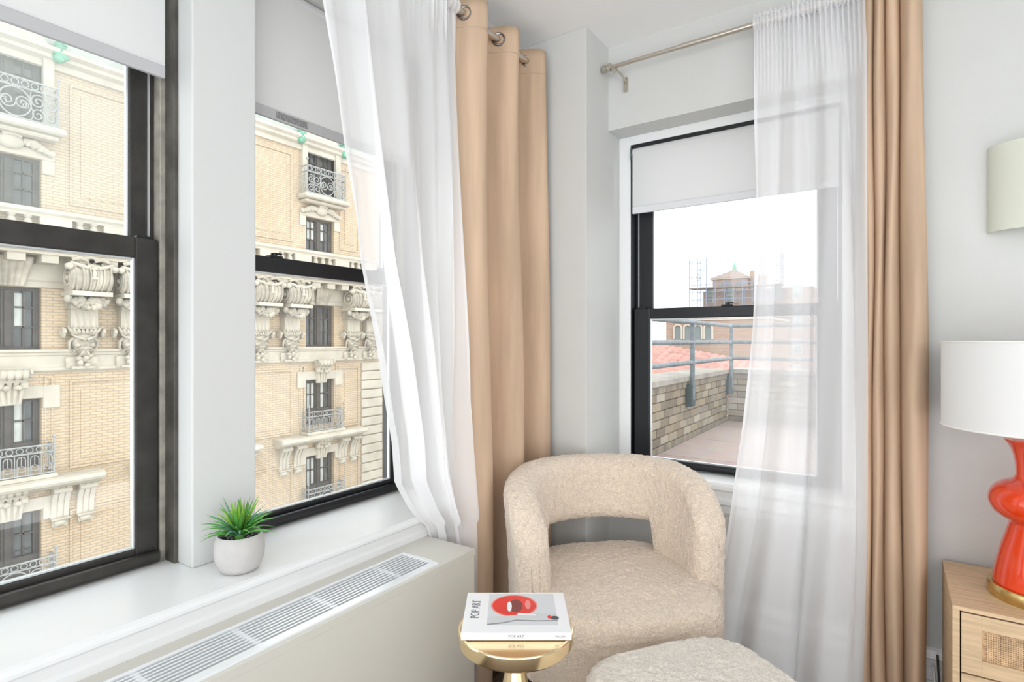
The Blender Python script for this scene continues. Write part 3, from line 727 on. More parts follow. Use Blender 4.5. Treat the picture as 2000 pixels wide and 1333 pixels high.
# ---- cables by the baseboard
def cord(name, pts, r, m, label):
    P = []
    for i in range(len(pts)-1):
        p0, p1, p2, p3 = pts[max(0, i-1)], pts[i], pts[i+1], pts[min(len(pts)-1, i+2)]
        for k in range(8):
            t = k/8; P.append(tuple(.5*(2*p1[c]+(p2[c]-p0[c])*t+(2*p0[c]-5*p1[c]+4*p2[c]-p3[c])*t*t+(3*p1[c]-p0[c]-3*p2[c]+p3[c])*t**3) for c in range(3)))
    P.append(pts[-1]); o = MB().tube(P, r, 8).build(name, m); tag(o, label, 'cord')
cord('power_cord', [(.10, 2.150, .20), (.106, 2.135, .14), (.112, 2.10, .06), (.11, 2.02, .012), (.09, 1.95, .006), (.10, 1.86, .006)], .0035, mat('white_cord', (.75, .75, .73), .5), 'white power cord on the floor between beige curtain and nightstand')
cord('power_cord', [(.112, 2.155, .235), (.1145, 2.14, .17), (.1175, 2.10, .10), (.1165, 2.05, .03), (.115, 1.98, .006), (.113, 1.90, .006)], .003, mat('black_cord', (.03, .03, .03), .5), 'black power cord beside the nightstand at the baseboard')

# ---- potted plant
pt = empty('potted_plant', (-1.366, .780, SZ), 0, 'spiky green artificial grass in a grey stoneware pot on the windowsill', 'plant')
pot = [(.001, 0), (.036, 0), (.042, .002), (.051, .014), (.0575, .034), (.0590, .054), (.0570, .076), (.0515, .090), (.0495, .0915), (.0475, .090), (.048, .083), (.050, .074), (.001, .074)]
MB().lathe(pot, n=56, cap=False).build('pot', POT, pt)
for k in range(150):
    a = random.uniform(0, 2*PI); q = .046*math.sqrt(random.random())
    if k == 0: pm1 = MB().ball((0, 0, 0), (.0042, .0038, .003), 7, 5).mesh('pebble', PEB1); pm2 = MB().ball((0, 0, 0), (.004, .0036, .003), 7, 5).mesh('pebble', PEB2)
    inst(pm1 if random.random() < .78 else pm2, 'pebble', pt, (q*math.cos(a), q*math.sin(a), .0765+random.uniform(-.001, .002)), (random.random(), random.random(), random.random()*3))
LEAF = [mat('leaf_bright', (.30, .60, .07), .4, var=.25, vscale=25), mat('leaf_mid', (.13, .42, .08), .4, var=.25, vscale=25), mat('leaf_blue', (.14, .36, .22), .45, var=.2, vscale=25)]
MB().ball((0, 0, .082), (.012, .012, .018), 10, 8).build('crown', LEAF[1], pt)
for k in range(64):
    a = k*2.39996; el = lerp(R(86), R(20), (k/63)**.8)+random.uniform(-.1, .1); L = random.uniform(.085, .112)*(1.0 if k > 8 else .95)
    dirv = Vector((math.cos(a)*math.cos(el), math.sin(a)*math.cos(el), math.sin(el))); side = Vector((-math.sin(a), math.cos(a), 0))
    up = dirv.cross(side)*-1; w = random.uniform(.0042, .0062); b0 = Vector((0, 0, .083))+dirv*.004; v = []; f = []; n = 8
    for i in range(n+1):
        t = i/n; droop = -.018*t*t*(1 if el < 1.0 else .2)*random.uniform(.9, 1.1); c0 = b0+dirv*L*t+Vector((0, 0, droop+.010*math.sin(PI*t)*math.cos(el)))
        ww = w*(.55+.9*t if t < .35 else 1.0*(1-((t-.35)/.65)**1.4)+.02)
        v += [c0-side*ww+up*ww*.35, c0-up*ww*.1, c0+side*ww+up*ww*.35, c0-up*ww*.35]
    for i in range(n):
        for j in range(4): f.append((i*4+j, i*4+(j+1) % 4, (i+1)*4+(j+1) % 4, (i+1)*4+j))
    MB().add(v, f).build('leaf', LEAF[0 if k < 26 and k % 3 else (2 if k % 4 == 0 else 1)], pt, ang=3)

# ================================================================= OUTSIDE: terrace
PX = -1.577; TY = 6.73; TZ = .28; PT = .88
tf = tag(bx(-1.9, 3.5, 2.62, 7.2, TZ-.3, TZ-.012).build('floor_terrace', mat('terrace_bed', (.22, .18, .17), .9), smooth=False), 'terrace of large dusty pink pavers', kind='structure')
PAV = object_tint('terrace_paver', [(.36, .285, .265), (.40, .32, .295), (.33, .26, .245)], .85, .15, 8)
pv = bx(.004, 1.146, .004, .896, -.03, 0).mesh('paver', PAV, False)
for i in range(4):
    for j in range(5):
        if 2.64+j*.9+.9 < 7.2: inst(pv, 'paver', tf, (PX+i*1.15, 2.64+j*.9-.42 if False else 2.64+j*.9, TZ))
BR = object_tint('parapet_brick', [(.24, .185, .13), (.33, .27, .19), (.19, .15, .115), (.40, .35, .28), (.27, .21, .14)], .9, .6, 40)
MORT = mat('parapet_mortar', (.11, .09, .07), .95, var=.3, vscale=20, bump=.4)
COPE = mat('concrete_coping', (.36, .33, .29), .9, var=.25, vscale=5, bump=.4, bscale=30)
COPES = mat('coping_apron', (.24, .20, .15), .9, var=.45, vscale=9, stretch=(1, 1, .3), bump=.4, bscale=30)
BZ0, BZ1 = TZ+.06, .770; NC = 6; BHH = (BZ1-BZ0)/NC
def parapet(name, L, label, org, rot, bl=.205):
    # local: x along wall, y = 0 inner face (room side is -y)
    p = empty(name, org, rot, label, None, None, 'structure')
    bx(0, L, .012, .30, TZ-.3, BZ1).build('mortar_core', MORT, p, smooth=False)
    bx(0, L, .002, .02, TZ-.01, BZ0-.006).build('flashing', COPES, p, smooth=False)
    n = int(L/bl)+1; m1 = bx(.005, bl-.005, 0, .03, .005, BHH-.005).mesh('brick', BR, False); m2 = bx(.005, bl*.5-.005, 0, .03, .005, BHH-.005).mesh('brick', BR, False)
    for j in range(NC):
        x = 0 if j % 2 == 0 else -bl/2
        while x < L-.02:
            if x < 0: inst(m2, 'brick', p, (0, random.uniform(-.003, .003), BZ0+j*BHH))
            elif x+bl > L+.02: inst(m2, 'brick', p, (L-bl/2, random.uniform(-.003, .003), BZ0+j*BHH))
            else: inst(m1, 'brick', p, (x, random.uniform(-.003, .003), BZ0+j*BHH))
            x += bl
    x = 0
    while x < L-.01:
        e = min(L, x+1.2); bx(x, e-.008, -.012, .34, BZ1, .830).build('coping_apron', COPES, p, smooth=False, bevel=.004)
        bx(x, e-.008, -.03, .36, .830, PT).build('coping_stone', COPE, p, smooth=False, bevel=.006); x += 1.2
    return p
parapet('wall_parapet', 4.1, 'left brick parapet of the terrace with stone coping', (PX, 2.63, 0), R(90))
parapet('wall_parapet', 3.075, 'far brick parapet of the terrace with stone coping', (PX, TY, 0), 0)
# railing
PIPE = mat('railing_grey_paint', (.17, .20, .22), .55, var=.3, vscale=20)
PLATE = mat('railing_plate_dark', (.035, .065, .075), .6, var=.4, vscale=30)
rl = empty('terrace_railing', (PX, TY, 0), 0, 'grey steel pipe railing fixed inside the terrace parapet', 'railing')
RZS = (1.372, 1.188, 1.003); yo = -.05
for z in RZS:
    MB().tube([(.05, -4.05, z), (.05, yo, z)], .021, 12).build('rail', PIPE, rl)
    MB().tube([(.05, yo, z), (3.0, yo, z)], .021, 12).build('rail', PIPE, rl)
for (x, y, ax) in ((.05, -1.55, 0), (.05, -3.1, 0), (.05, yo, 0), (1.5, yo, 1), (2.95, yo, 1)):
    po = MB().tube([(x, y, .66), (x, y, RZS[0])], .023, 12).build('post', PIPE, rl)
    (bx(x-.05, x+.012, y-.055, y+.055, .60, .80) if ax == 0 else bx(x-.055, x+.055, y-.012, y+.05, .60, .80)).build('mounting_plate', PLATE, po, smooth=False, bevel=.004)

# ================================================================= OUTSIDE: opposite apartment building
D = 20.0; Fx = -D
def FZ(z): return Z0+z
ab = empty('apartment_building', (Fx, 0, FZ(-16)), 0, 'ornate cream brick apartment block with iron balconies across the street', 'building')
ab_off = Vector((Fx, 0, FZ(-16)))
# local coordinates: x outwards from wall (0 = wall face, + towards us), y along street, z from camera level via lz()
def lz(z): return z+16
YW = (-.15, 4.89, 9.93, 14.94); HW = .70
ROWS = [(5.95, 8.40), (3.75, 5.15), (-.24, 1.50), (-3.55, -1.62), (-6.75, -4.78), (-9.9, -7.95), (-13.1, -11.1)]
Y0F, Y1F = -6.0, 18.26
ys = sorted([Y0F, Y1F]+[c+s*HW for c in YW for s in (-1, 1)]); zs = sorted([-16, 8.95]+[z for r in ROWS for z in r])
w = MB(); DEP = .30
for i in range(len(ys)-1):
    for j in range(len(zs)-1):
        ya, yb, za, zb = ys[i], ys[i+1], zs[j], zs[j+1]; yc, zc = (ya+yb)/2, (za+zb)/2
        hole = any(abs(yc-c) < HW for c in YW) and any(a < zc < b for a, b in ROWS)
        if not hole: w.add([(0, ya, lz(za)), (0, yb, lz(za)), (0, yb, lz(zb)), (0, ya, lz(zb))], [(0, 1, 2, 3)])
        else:
            v = [(0, ya, lz(za)), (0, yb, lz(za)), (0, yb, lz(zb)), (0, ya, lz(zb))]; v += [(-DEP, b, c_) for _, b, c_ in v]
            w.add(v, [(0, 4, 5, 1), (1, 5, 6, 2), (2, 6, 7, 3), (3, 7, 4, 0)])
w.add([(0, Y1F, lz(-16)), (-8, Y1F, lz(-16)), (-8, Y1F, lz(8.95)), (0, Y1F, lz(8.95))], [(0, 1, 2, 3)])
w.build('wall', FBRICK, ab, smooth=False)
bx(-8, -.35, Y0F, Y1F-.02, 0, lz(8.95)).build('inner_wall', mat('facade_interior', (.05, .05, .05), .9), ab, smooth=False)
def sb(name, x0, x1, y0, y1, z0, z1, m=STONE, bev=.02, par=None):
    return bx(x0, x1, y0, y1, lz(z0), lz(z1)).build(name, m, par or ab, smooth=False, bevel=bev, seg=1)
# horizontal courses
def course(name, prof, m=STONE):
    return MB().prism([(x, lz(z)) for x, z in prof], Y0F, Y1F+.12, 'y').build(name, m, ab, smooth=False)
course('string_course', [(0, -.24), (.16, -.24), (.16, -.31), (.10, -.34), (.10, -.40), (.06, -.43), (.06, -.74), (.11, -.77), (.11, -.84), (.03, -.90), (0, -.90)])
course('main_cornice', [(0, 2.72), (.95, 2.72), (.95, 2.52), (.80, 2.44), (.80, 2.38), (.12, 2.38), (.12, 1.72), (.06, 1.66), (.06, 1.52), (0, 1.52)], STONE)
course('upper_course', [(0, 3.72), (.30, 3.72), (.30, 3.62), (.22, 3.56), (.22, 3.50), (0, 3.50)])
course('balustrade_base', [(0, 2.98), (.34, 2.98), (.34, 2.72), (0, 2.72)])
course('eaves_cornice', [(0, 8.35), (.36, 8.35), (.36, 8.24), (.24, 8.16), (.24, 8.06), (.10, 7.98), (.10, 7.80), (0, 7.78)])
course('mansard_roof', [(.0, 8.35), (.10, 8.35), (-.55, 11.5), (-1.2, 11.5)], MANS)
# dentils (small blocks) under the main cornice
dm_ = bx(.10, .74, -.19, .19, lz(2.16), lz(2.38)).mesh('dentil', STONE, False)
y = -.9
while y < Y1F: inst(dm_, 'dentil', ab, (0, y, 0)); y += .72
# balusters between cornice and upper course
bprof2 = [(.06, 0), (.10, .04), (.10, .10), (.06, .14), (.11, .28), (.09, .40), (.06, .44), (.10, .50), (.10, .54)]
bm = MB().lathe(bprof2, n=10).mesh('baluster', STONED)
for c in YW:
    for g in (-1.9, -1.55, 1.55, 1.9, -.35, 0, .35): inst(bm, 'baluster', ab, (.16, c+g, lz(2.97)))
for c in YW:
    for a, b in ((-1.35, -.6), (.6, 1.35), (2.15, 2.95)): sb('balustrade_block', .0, .26, c+a, c+b, 2.97, 3.50)
# raised brick panels between windows
def frame_panel(y0, y1, z0, z1):
    t = .07; m = MB()
    for (a, b, c_, d) in ((y0, y1, z0, z0+t), (y0, y1, z1-t, z1), (y0, y0+t, z0+t, z1-t), (y1-t, y1, z0+t, z1-t)): m.box(0, .045, a, b, lz(c_), lz(d))
    m.box(0, .022, y0+.28, y1-.28, lz(z0+.28), lz(z1-.28))
    m.build('brick_panel', FBRICK, ab, smooth=False)
for c in YW:
    y0, y1 = c+1.35, c+5.03-1.35
    if c > 14: y0, y1 = c+1.0, c+2.05
    for (a, b) in ((4.0, 7.55), (-3.75, -1.15), (-7.2, -4.95), (-10.3, -8.1)): frame_panel(y0, y1, a, b)
    frame_panel(c-.98, c-.76, -3.6, -1.0); frame_panel(c+.76, c+.98, -3.6, -1.0)
frame_panel(-3.7, -1.5, -3.75, -1.15)
# windows
def win_mesh(h, arch=False, hasdoor=False):
    m = MB(); f = .09; x0, x1 = -.26, -.16
    m.box(x0, x1, -HW, -HW+f, 0, h); m.box(x0, x1, HW-f, HW, 0, h); m.box(x0, x1, -HW+f, HW-f, h-f, h); m.box(x0, x1, -HW+f, HW-f, 0, f)
    m.box(x0, x1+.03, -.075, .075, f, h-f)
    if hasdoor:
        m.box(x0, x1, -HW+f, HW-f, f, h*.36)
    for s in (-1, 1):
        for k in ((.5,) if not arch else (.5,)):
            yy = s*(.075+(HW-f-.075)*k); m.box(x0+.02, x1-.02, yy-.022, yy+.022, f, h-f)
        m.box(x0+.01, x1-.01, s*.075 if s > 0 else -.14, s*.14 if s > 0 else -.075, f, h-f); m.box(x0+.01, x1-.01, s*(HW-f-.06) if s > 0 else -(HW-f), (HW-f) if s > 0 else -(HW-f-.06), f, h-f)
    for k in ((.36, .68) if h < 2.2 else (.40, .62, .82)):
        m.box(x0+.02, x1-.02, -HW+f, HW-f, h*k-.022, h*k+.022)
    return m.mesh('window', DARKW, False)
def pane_mesh(h, m): return bx(-.245, -.235, -HW+.06, HW-.06, .06, h-.06).mesh('pane', m, False)
WM = {}
for ri, (a, b) in enumerate(ROWS):
    h = b-a; wm = win_mesh(h, ri == 0, ri in (3, 4)); pmn = pane_mesh(h, PANEO)
    net = bx(-.233, -.228, -HW+.22, -.16, h*.38, h-.16).mesh('net_curtain', CURT, False)
    for ci, c in enumerate(YW):
        wo = inst(wm, 'window', ab, (0, c, lz(a))); inst(pmn, 'pane', wo)
        if (ri, ci) in ((1, 3), (2, 1), (2, 0), (3, 3), (4, 3), (1, 2), (3, 1)):
            inst(net, 'net_curtain', wo)
            inst(net, 'net_curtain', wo, (0, .54, 0))
            if ri == 2:
                pass
# stone surrounds, keystones, balconies
def scroll_pts(r0, r1, turns, cx, cz, n=40, sgn=1, a0=0):
    return [(cx+lerp(r0, r1, i/n)*math.cos(a0+sgn*2*PI*turns*i/n), cz+lerp(r0, r1, i/n)*math.sin(a0+sgn*2*PI*turns*i/n)) for i in range(n+1)]
def keystone_mesh():
    m = MB()
    for k in range(4):
        y = -.27+.18*k
        prof = []
        for i in range(15):
            t = i/14; z = lerp(.0, .95, t); x = .14+.10*math.sin(PI*t)*1.0+.16*sm(.55, .85, t)
            prof.append((x, z))
        wd = lambda t: lerp(.055, .09, t)
        m.grid(lambda s, v, y=y: ((.12+.10*v+.16*sm(.5, .8, v)+.06*math.sin(PI*s)*1.0) if 0 < s < 1 else .05, lerp(.62, 1.0, v)*(y+.02+(s-.5)*.19), .95*v), 6, 14)
    m.tube([(.36, -.33, .84), (.36, .33, .84)], .11, 10)
    for k in range(4): m.ball((.40, -.24+.16*k, .82), (.12, .10, .14), 10, 8)
    for s in (-1, 1):
        m.tube([(.36+px, s*.36, .83+pz) for px, pz in scroll_pts(.14, .02, 1.6, 0, 0)], .035, 6)
        m.ball((.22, s*.26, .52), (.12, .10, .12), 8, 6, .12); m.ball((.25, s*.12, .46), (.10, .10, .08), 8, 6, .12)
    m.box(0, .14, -.22, .22, -.02, .6); m.box(0, .30, -.30, .30, .6, .95)
    return m.mesh('keystone', STONE)
KS = keystone_mesh()
def console_mesh():
    m = MB()
    prof = [(0, 0)]+[(.08+.04*math.sin(PI*t/10*.9)+.24*sm(4, 10, t), 1.0*t/10) for t in range(11)]+[(0, 1.0)]
    for k in range(3):
        y = -.17+.17*k
        m.prism([(x, z) for x, z in prof], y-.065, y+.065, 'y')
    m.prism([(x*.8, z) for x, z in prof], -.22, .22, 'y')
    m.tube([(.30, -.24, .90), (.30, .24, .90)], .09, 10)
    m.box(0, .20, -.25, .25, -.06, .0); m.ball((.10, 0, -.16), (.12, .18, .12), 10, 8, .1); m.box(0, .10, -.2, .2, -.28, -.06)
    return m.mesh('console_bracket', STONE)
CON = console_mesh()
def ring_pts(cy, cz, r, x, n=14): return [(x, cy+r*math.cos(2*PI*i/n), cz+r*math.sin(2*PI*i/n)) for i in range(n)]
def railing_mesh(w_, h, style, dep=.42):
    m = MB(); r = .018; X = dep
    def bar(p, q, rr=r): m.tube([p, q], rr, 5)
    def front(pts, rr=.014): m.tube([(X, y, z) for y, z in pts], rr, 5)
    for z in (0.04, h-.20, h): bar((X, -w_, z), (X, w_, z), .024)
    for s in (-1, 1):
        for z in (.04, h-.20, h): bar((0, s*w_, z), (X, s*w_, z), .022)
        for x in (X, X*.5, .02): bar((x, s*w_, 0), (x, s*w_, h), .016)
        bar((X, s*w_, 0), (X, s*w_, h+.18), .022); m.ball((X, s*w_, h+.22), .05, 8, 6)
        for zz in (.25, .55): m.tube([(X*.5+.10*math.cos(2*PI*i/12), s*w_, zz+.10*math.sin(2*PI*i/12)) for i in range(12)], .012, 5, True)
    n = int(2*w_/.20)
    for i in range(n): m.tube(ring_pts(-w_+(i+.5)*2*w_/n, h-.10, .075, X, 12), .013, 5, True)
    if style == 'bars':
        n = int(2*w_/.26)
        for i in range(n+1):
            y = -w_+i*2*w_/n; bar((X, y, .04), (X, y, h-.20), .013)
        for i in range(n):
            y = -w_+(i+.5)*2*w_/n; hb = h-.24
            m.tube([(X, y+.09*math.cos(PI-PI*k/8), hb-.12+.10*math.sin(PI*k/8)) for k in range(9)], .013, 5)
            for s in (-1, 1): bar((X, y+s*.09, .04), (X, y+s*.09, hb-.12), .012)
            m.tube(ring_pts(y, .22, .085, X, 12), .013, 5, True); bar((X, y, .32), (X, y, hb-.02), .012)
    else:
        hh = h-.24; m.tube(ring_pts(0, hh*.5+.04, hh*.46, X, 28), .018, 5, True)
        for s in (-1, 1):
            for (cy, cz, r0, a0) in ((s*.15, hh*.5+.04, .17, 0), (s*w_*.52, hh*.72, .17, 1), (s*w_*.52, hh*.28, .17, -1), (s*w_*.83, hh*.70, .15, 2), (s*w_*.83, hh*.28, .15, -2)):
                front(scroll_pts(r0, .03, 1.6, cy, cz, 26, s, a0), .016)
            for q in (.36, .68): front([(s*w_*q, .04), (s*w_*(q+.06), hh*.3), (s*w_*(q-.04), hh*.65), (s*w_*q, hh)], .013)
        for k in range(4): front(scroll_pts(.09, .02, 1.3, (-.75+.5*k)*w_*.9, hh*.5, 16, 1 if k % 2 else -1, k), .012)
    return m.mesh('railing', IRON)
RAB = railing_mesh(.86, .82, 'bars'); RSC = railing_mesh(.90, .95, 'scroll')
def cartouche():
    m = MB(); m.ball((.10, 0, 0), (.16, .30, .22), 14, 10); m.tube([(.2, -.20, .14), (.24, 0, .18), (.2, .20, .14)], .07, 8)
    for s in (-1, 1):
        m.tube([(.08, s*.28, .05), (.12, s*.50, .08), (.10, s*.72, -.02), (.06, s*.92, -.12)], .10, 8, r1=.04)
        for k in range(5): m.ball((.12, s*(.38+.13*k), .02-.04*k), (.09, .10, .10), 8, 6, .2)
    return m.mesh('cartouche', STONE)
CAR = cartouche()
for ci, c in enumerate(YW):
    # row A: arched dormer window with scroll balcony
    sa = MB(); n = 14
    pts = [(-.95, lz(6.0)), (-.95, lz(8.05))]+[(-.95*math.cos(PI*k/n), lz(8.05)+.75*math.sin(PI*k/n)) for k in range(1, n)]+[(.95, lz(8.05)), (.95, lz(6.0))]
    inn = [(-.70, lz(6.0)), (-.70, lz(7.95))]+[(-.70*math.cos(PI*k/n), lz(7.95)+.42*math.sin(PI*k/n)) for k in range(1, n)]+[(.70, lz(7.95)), (.70, lz(6.0))]
    N = len(pts); v = [(.16, c+y, z) for y, z in pts]+[(.16, c+y, z) for y, z in inn]+[(0, c+y, z) for y, z in pts]+[(-.2, c+y, z) for y, z in inn]; f = []
    for k in range(N-1): f += [(k, k+1, N+k+1, N+k), (k, 2*N+k, 2*N+k+1, k+1), (N+k, N+k+1, 3*N+k+1, 3*N+k)]
    sa.add(v, f); sa.build('arched_surround', STONE, ab, smooth=False)
    sb('balcony_ledge', 0, .62, c-1.12, c+1.12, 5.80, 6.00, STONE, .05)
    sb('ledge_moulding', 0, .46, c-1.0, c+1.0, 5.66, 5.80, STONE, .05)
    inst(RSC, 'railing', ab, (0.05, c, lz(6.0)), scale=(1, 1.06, 1.18))
    for s in (-1, 1):
        cp = MB()
        for k in range(7): cp.ball((.22, c+s*(1.02+.08*random.random()), lz(8.10+.07*k)), (.16, .16+.03*math.sin(k), .12), 9, 7, .15)
        cp.build('copper_ornament', COPPER, ab)
    inst(CAR, 'cartouche', ab, (0, c, lz(5.48)))
    # row B surround
    sb('window_lintel', 0, .05, c-1.0, c+1.0, 5.15, 5.42); sb('window_jamb_stone', 0, .05, c-1.0, c-.70, 4.75, 5.15); sb('window_jamb_stone', 0, .05, c+.70, c+1.0, 4.75, 5.15)
    # rows D and E
    for (zt, zb_) in ((-1.62, -3.55), (-4.78, -6.75), (-7.95, -9.9)):
        sb('window_lintel', 0, .06, c-.78, c+.78, zt, zt+.36); 
        for s in (-1, 1): sb('window_ear_stone', 0, .075, min(c+s*.72, c+s*1.12), max(c+s*.72, c+s*1.12), zt-.30, zt+.36)
        inst(KS, 'keystone', ab, (0, c, lz(zt-.12)))
    sb('balcony_floor', 0, .5, c-.95, c+.95, -3.85, -3.72, STONE, .03)
    inst(RAB, 'railing', ab, (.02, c, lz(-3.72)))
    inst(RSC, 'railing', ab, (.02, c, lz(-6.95)), scale=(1, 1, .95)); sb('balcony_floor', 0, .5, c-.98, c+.98, -7.08, -6.95, STONE, .03)
    MB().prism([(0, lz(-4.2)), (.30, lz(-4.2)), (.42, lz(-4.10)), (.62, lz(-4.06)), (.66, lz(-3.98)), (.62, lz(-3.88)), (.5, lz(-3.84)), (0, lz(-3.84))], c-2.15, c+2.05, 'y').build('balcony_ledge', STONE, ab, smooth=False, bevel=.01)
    for g_ in (-1.75, -1.10, 1.10, 1.72): inst(CON, 'console_bracket', ab, (0, c+g_, lz(-5.10)), scale=(1, .9, .9))
    # row C frieze block above window
    fb = MB()
    for k in range(5): fb.grid(lambda s, v, k=k: (.10+.30*v+.05*math.sin(PI*s), c+(-.42+.17*k+.17*s)*lerp(.7, 1, v), lz(lerp(1.52, 2.30, v))), 5, 6)
    fb.build('frieze_block', STONED, ab)
# great corbels under the cornice
def corbel_parts():
    P = {}
    m = MB()      # scroll body, fluted
    def body(s, v):
        a = lerp(-1.15, 1.75, v); y = lerp(-.52, .52, s)
        fl_ = .035*abs(math.sin(PI*5*s)); rr = .44+fl_-.05*abs(2*s-1)
        return (.55+rr*math.cos(a), y*lerp(.80, 1.05, v), .55+rr*math.sin(a)*1.05)
    m.grid(body, 40, 18); m.box(0, .60, -.44, .44, .12, 1.02)
    for q in range(6): m.tube([(.55+.485*math.cos(a_), lerp(-.46, .46, q/5)*lerp(.82, 1.05, (a_+1.15)/2.9), .55+.50*math.sin(a_)) for a_ in [(-1.15+2.6*i/14) for i in range(15)]], .022, 5)
    P['scroll_body'] = (m.mesh('scroll_body', STONED), (0, 0, 0))
    m = MB()
    for s in (-1, 1):
        for w2 in (0, .06): m.tube([(.52+px, s*(.46+w2*.4), .55+pz) for px, pz in scroll_pts(.44-w2, .05, 2.1, 0, 0, 50, 1, -1.2)], .045, 6)
        m.ball((.52, s*.47, .55), .10, 10, 8)
    P['volute'] = (m.mesh('volute', STONED), (0, 0, 0))
    m = MB()      # ribbon swag on top and rosette
    for s in (-1, 1):
        m.tube([(.80, 0, .92), (.92, s*.16, .84), (.93, s*.32, .90), (.84, s*.50, .98), (.70, s*.60, .86)], .075, 8, r1=.045)
        m.tube([(.72, s*.10, 1.10), (.80, s*.28, 1.16), (.74, s*.46, 1.08)], .07, 8)
        m.ball((.86, s*.56, .86), (.11, .11, .11), 10, 8, .1)
    m.tube([(.74, -.30, 1.12), (.80, 0, 1.20), (.74, .30, 1.12)], .055, 8)
    m.ball((1.0, 0, .66), (.05, .06, .17), 8, 8); m.ball((1.03, 0, .52), (.05, .10, .05), 8, 6); m.ball((1.0, 0, .82), (.06, .09, .06), 8, 6)
    P['ribbon_swag'] = (m.mesh('ribbon_swag', STONE), (0, 0, 0))
    P['shelf_stone'] = (bx(0, .92, -.50, .50, -.02, .12).mesh('shelf_stone', STONE, False), (0, 0, 0))
    m = MB(); rnd = random.Random(3)
    for k in range(70):
        t = rnd.uniform(-1, 1); dz = -.20-.30*(1-abs(t)**1.6)*rnd.random()-.02; x = .30+.48*(1-abs(t)*.35)*rnd.uniform(.6, 1)
        r_ = rnd.uniform(.06, .11); m.ball((x, t*.52, dz+.10), (r_, r_, r_*1.1), 8, 6, .18)
    m.box(0, .5, -.40, .40, -.42, -.02)
    P['fruit_garland'] = (m.mesh('fruit_garland', STONED), (0, 0, 0))
    m = MB()
    m.grid(lambda s, v: (.30-.06*v+.045*abs(math.sin(PI*4*s)), lerp(-.36, .36, s)*lerp(.95, .8, 1-v)*1.0, lerp(-1.05, -.38, v)), 32, 4); m.box(0, .28, -.34, .34, -1.05, -.38)
    P['fluted_shaft'] = (m.mesh('fluted_shaft', STONE), (0, 0, 0))
    m = MB()      # grotesque mask: long tapering head with brow, nose, cheeks, open mouth, beard and leafy hair
    def head(s_, v):
        a_ = 2*PI*s_; q = math.sin(PI*min(1, max(0, .06+.88*v)))**.6; wv = lerp(.20, .30, sm(0, .6, v))
        return (.16+.20*q*math.cos(a_), wv*q*math.sin(a_), lerp(-1.92, -1.12, v))
    m.grid(head, 18, 12, wrap=True)
    m.grid(lambda s_, v: (.36+.11*math.sin(PI*min(1, v*1.3))*(1-abs(2*s_-1)**1.5)-.06*(1-v), (s_-.5)*lerp(.17, .08, v), lerp(-1.62, -1.36, v)), 6, 6)
    for s_ in (-1, 1):
        m.tube([(.40, s_*.02, -1.40), (.42, s_*.12, -1.34), (.34, s_*.24, -1.30), (.24, s_*.32, -1.22)], .050, 7, r1=.03)
        m.ball((.34, s_*.12, -1.44), (.045, .06, .035), 8, 6); m.ball((.30, s_*.18, -1.56), (.10, .09, .08), 10, 8, .04)
        m.tube([(.38, 0, -1.66), (.38, s_*.10, -1.645), (.32, s_*.20, -1.70), (.22, s_*.27, -1.80)], .036, 7, r1=.015)
        m.tube([(.30, s_*.04, -1.76), (.32, s_*.09, -1.84), (.24, s_*.14, -1.94)], .045, 7, r1=.02)
        m.tube([(.20, s_*.26, -1.34), (.22, s_*.36, -1.46), (.16, s_*.34, -1.66), (.12, s_*.24, -1.82)], .055, 7, r1=.03)
        for q in range(4):
            y_ = s_*(.05+.10*q); m.tube([(.20, y_*.7, -1.24), (.34-.02*q, y_, -1.15+.02*q), (.30, y_*1.15, -1.04+.01*q), (.38, y_*1.25, -.98)], .065, 7, r1=.02)
    P['carved_mask'] = (m.mesh('carved_mask', STONED), (0, 0, 0))
    m = MB()
    for s in (-1, 1):
        m.tube([(.16+px, s*.50, -1.18+pz) for px, pz in scroll_pts(.17, .03, 1.7, 0, 0, 30)], .045, 6); m.ball((.16, s*.49, -1.18), (.17, .05, .17), 12, 8)
    P['side_volute'] = (m.mesh('side_volute', STONE), (0, 0, 0))
    m = MB(); rnd = random.Random(5)
    for k in range(16): m.ball((.14+rnd.random()*.12, rnd.uniform(-.2, .2)*(1-.03*k), -1.88-.022*k), (.08, .08, .07), 8, 6, .15)
    m.box(0, .14, -.42, .42, -2.30, -1.95); m.box(0, .22, -.30, .30, -2.32, -2.24)
    P['pendant'] = (m.mesh('pendant', STONED), (0, 0, 0))
    return P
CP = corbel_parts()
for y in (3.23, 6.52, 7.80, 12.10, 13.42, 16.48, 17.55):
    root = inst(CP['scroll_body'][0], 'corbel', ab, (.02, y, lz(1.32)), scale=(1, .98, .92))
    for k_ in CP:
        if k_ != 'scroll_body': inst(CP[k_][0], k_, root)
# quoins at the building corner
for k in range(34):
    z = -.98-k*.42; x = .09
    if z < -15: break
    sb('quoin', 0, x, 17.12, Y1F+.09, z-.38, z, STONE, .03)
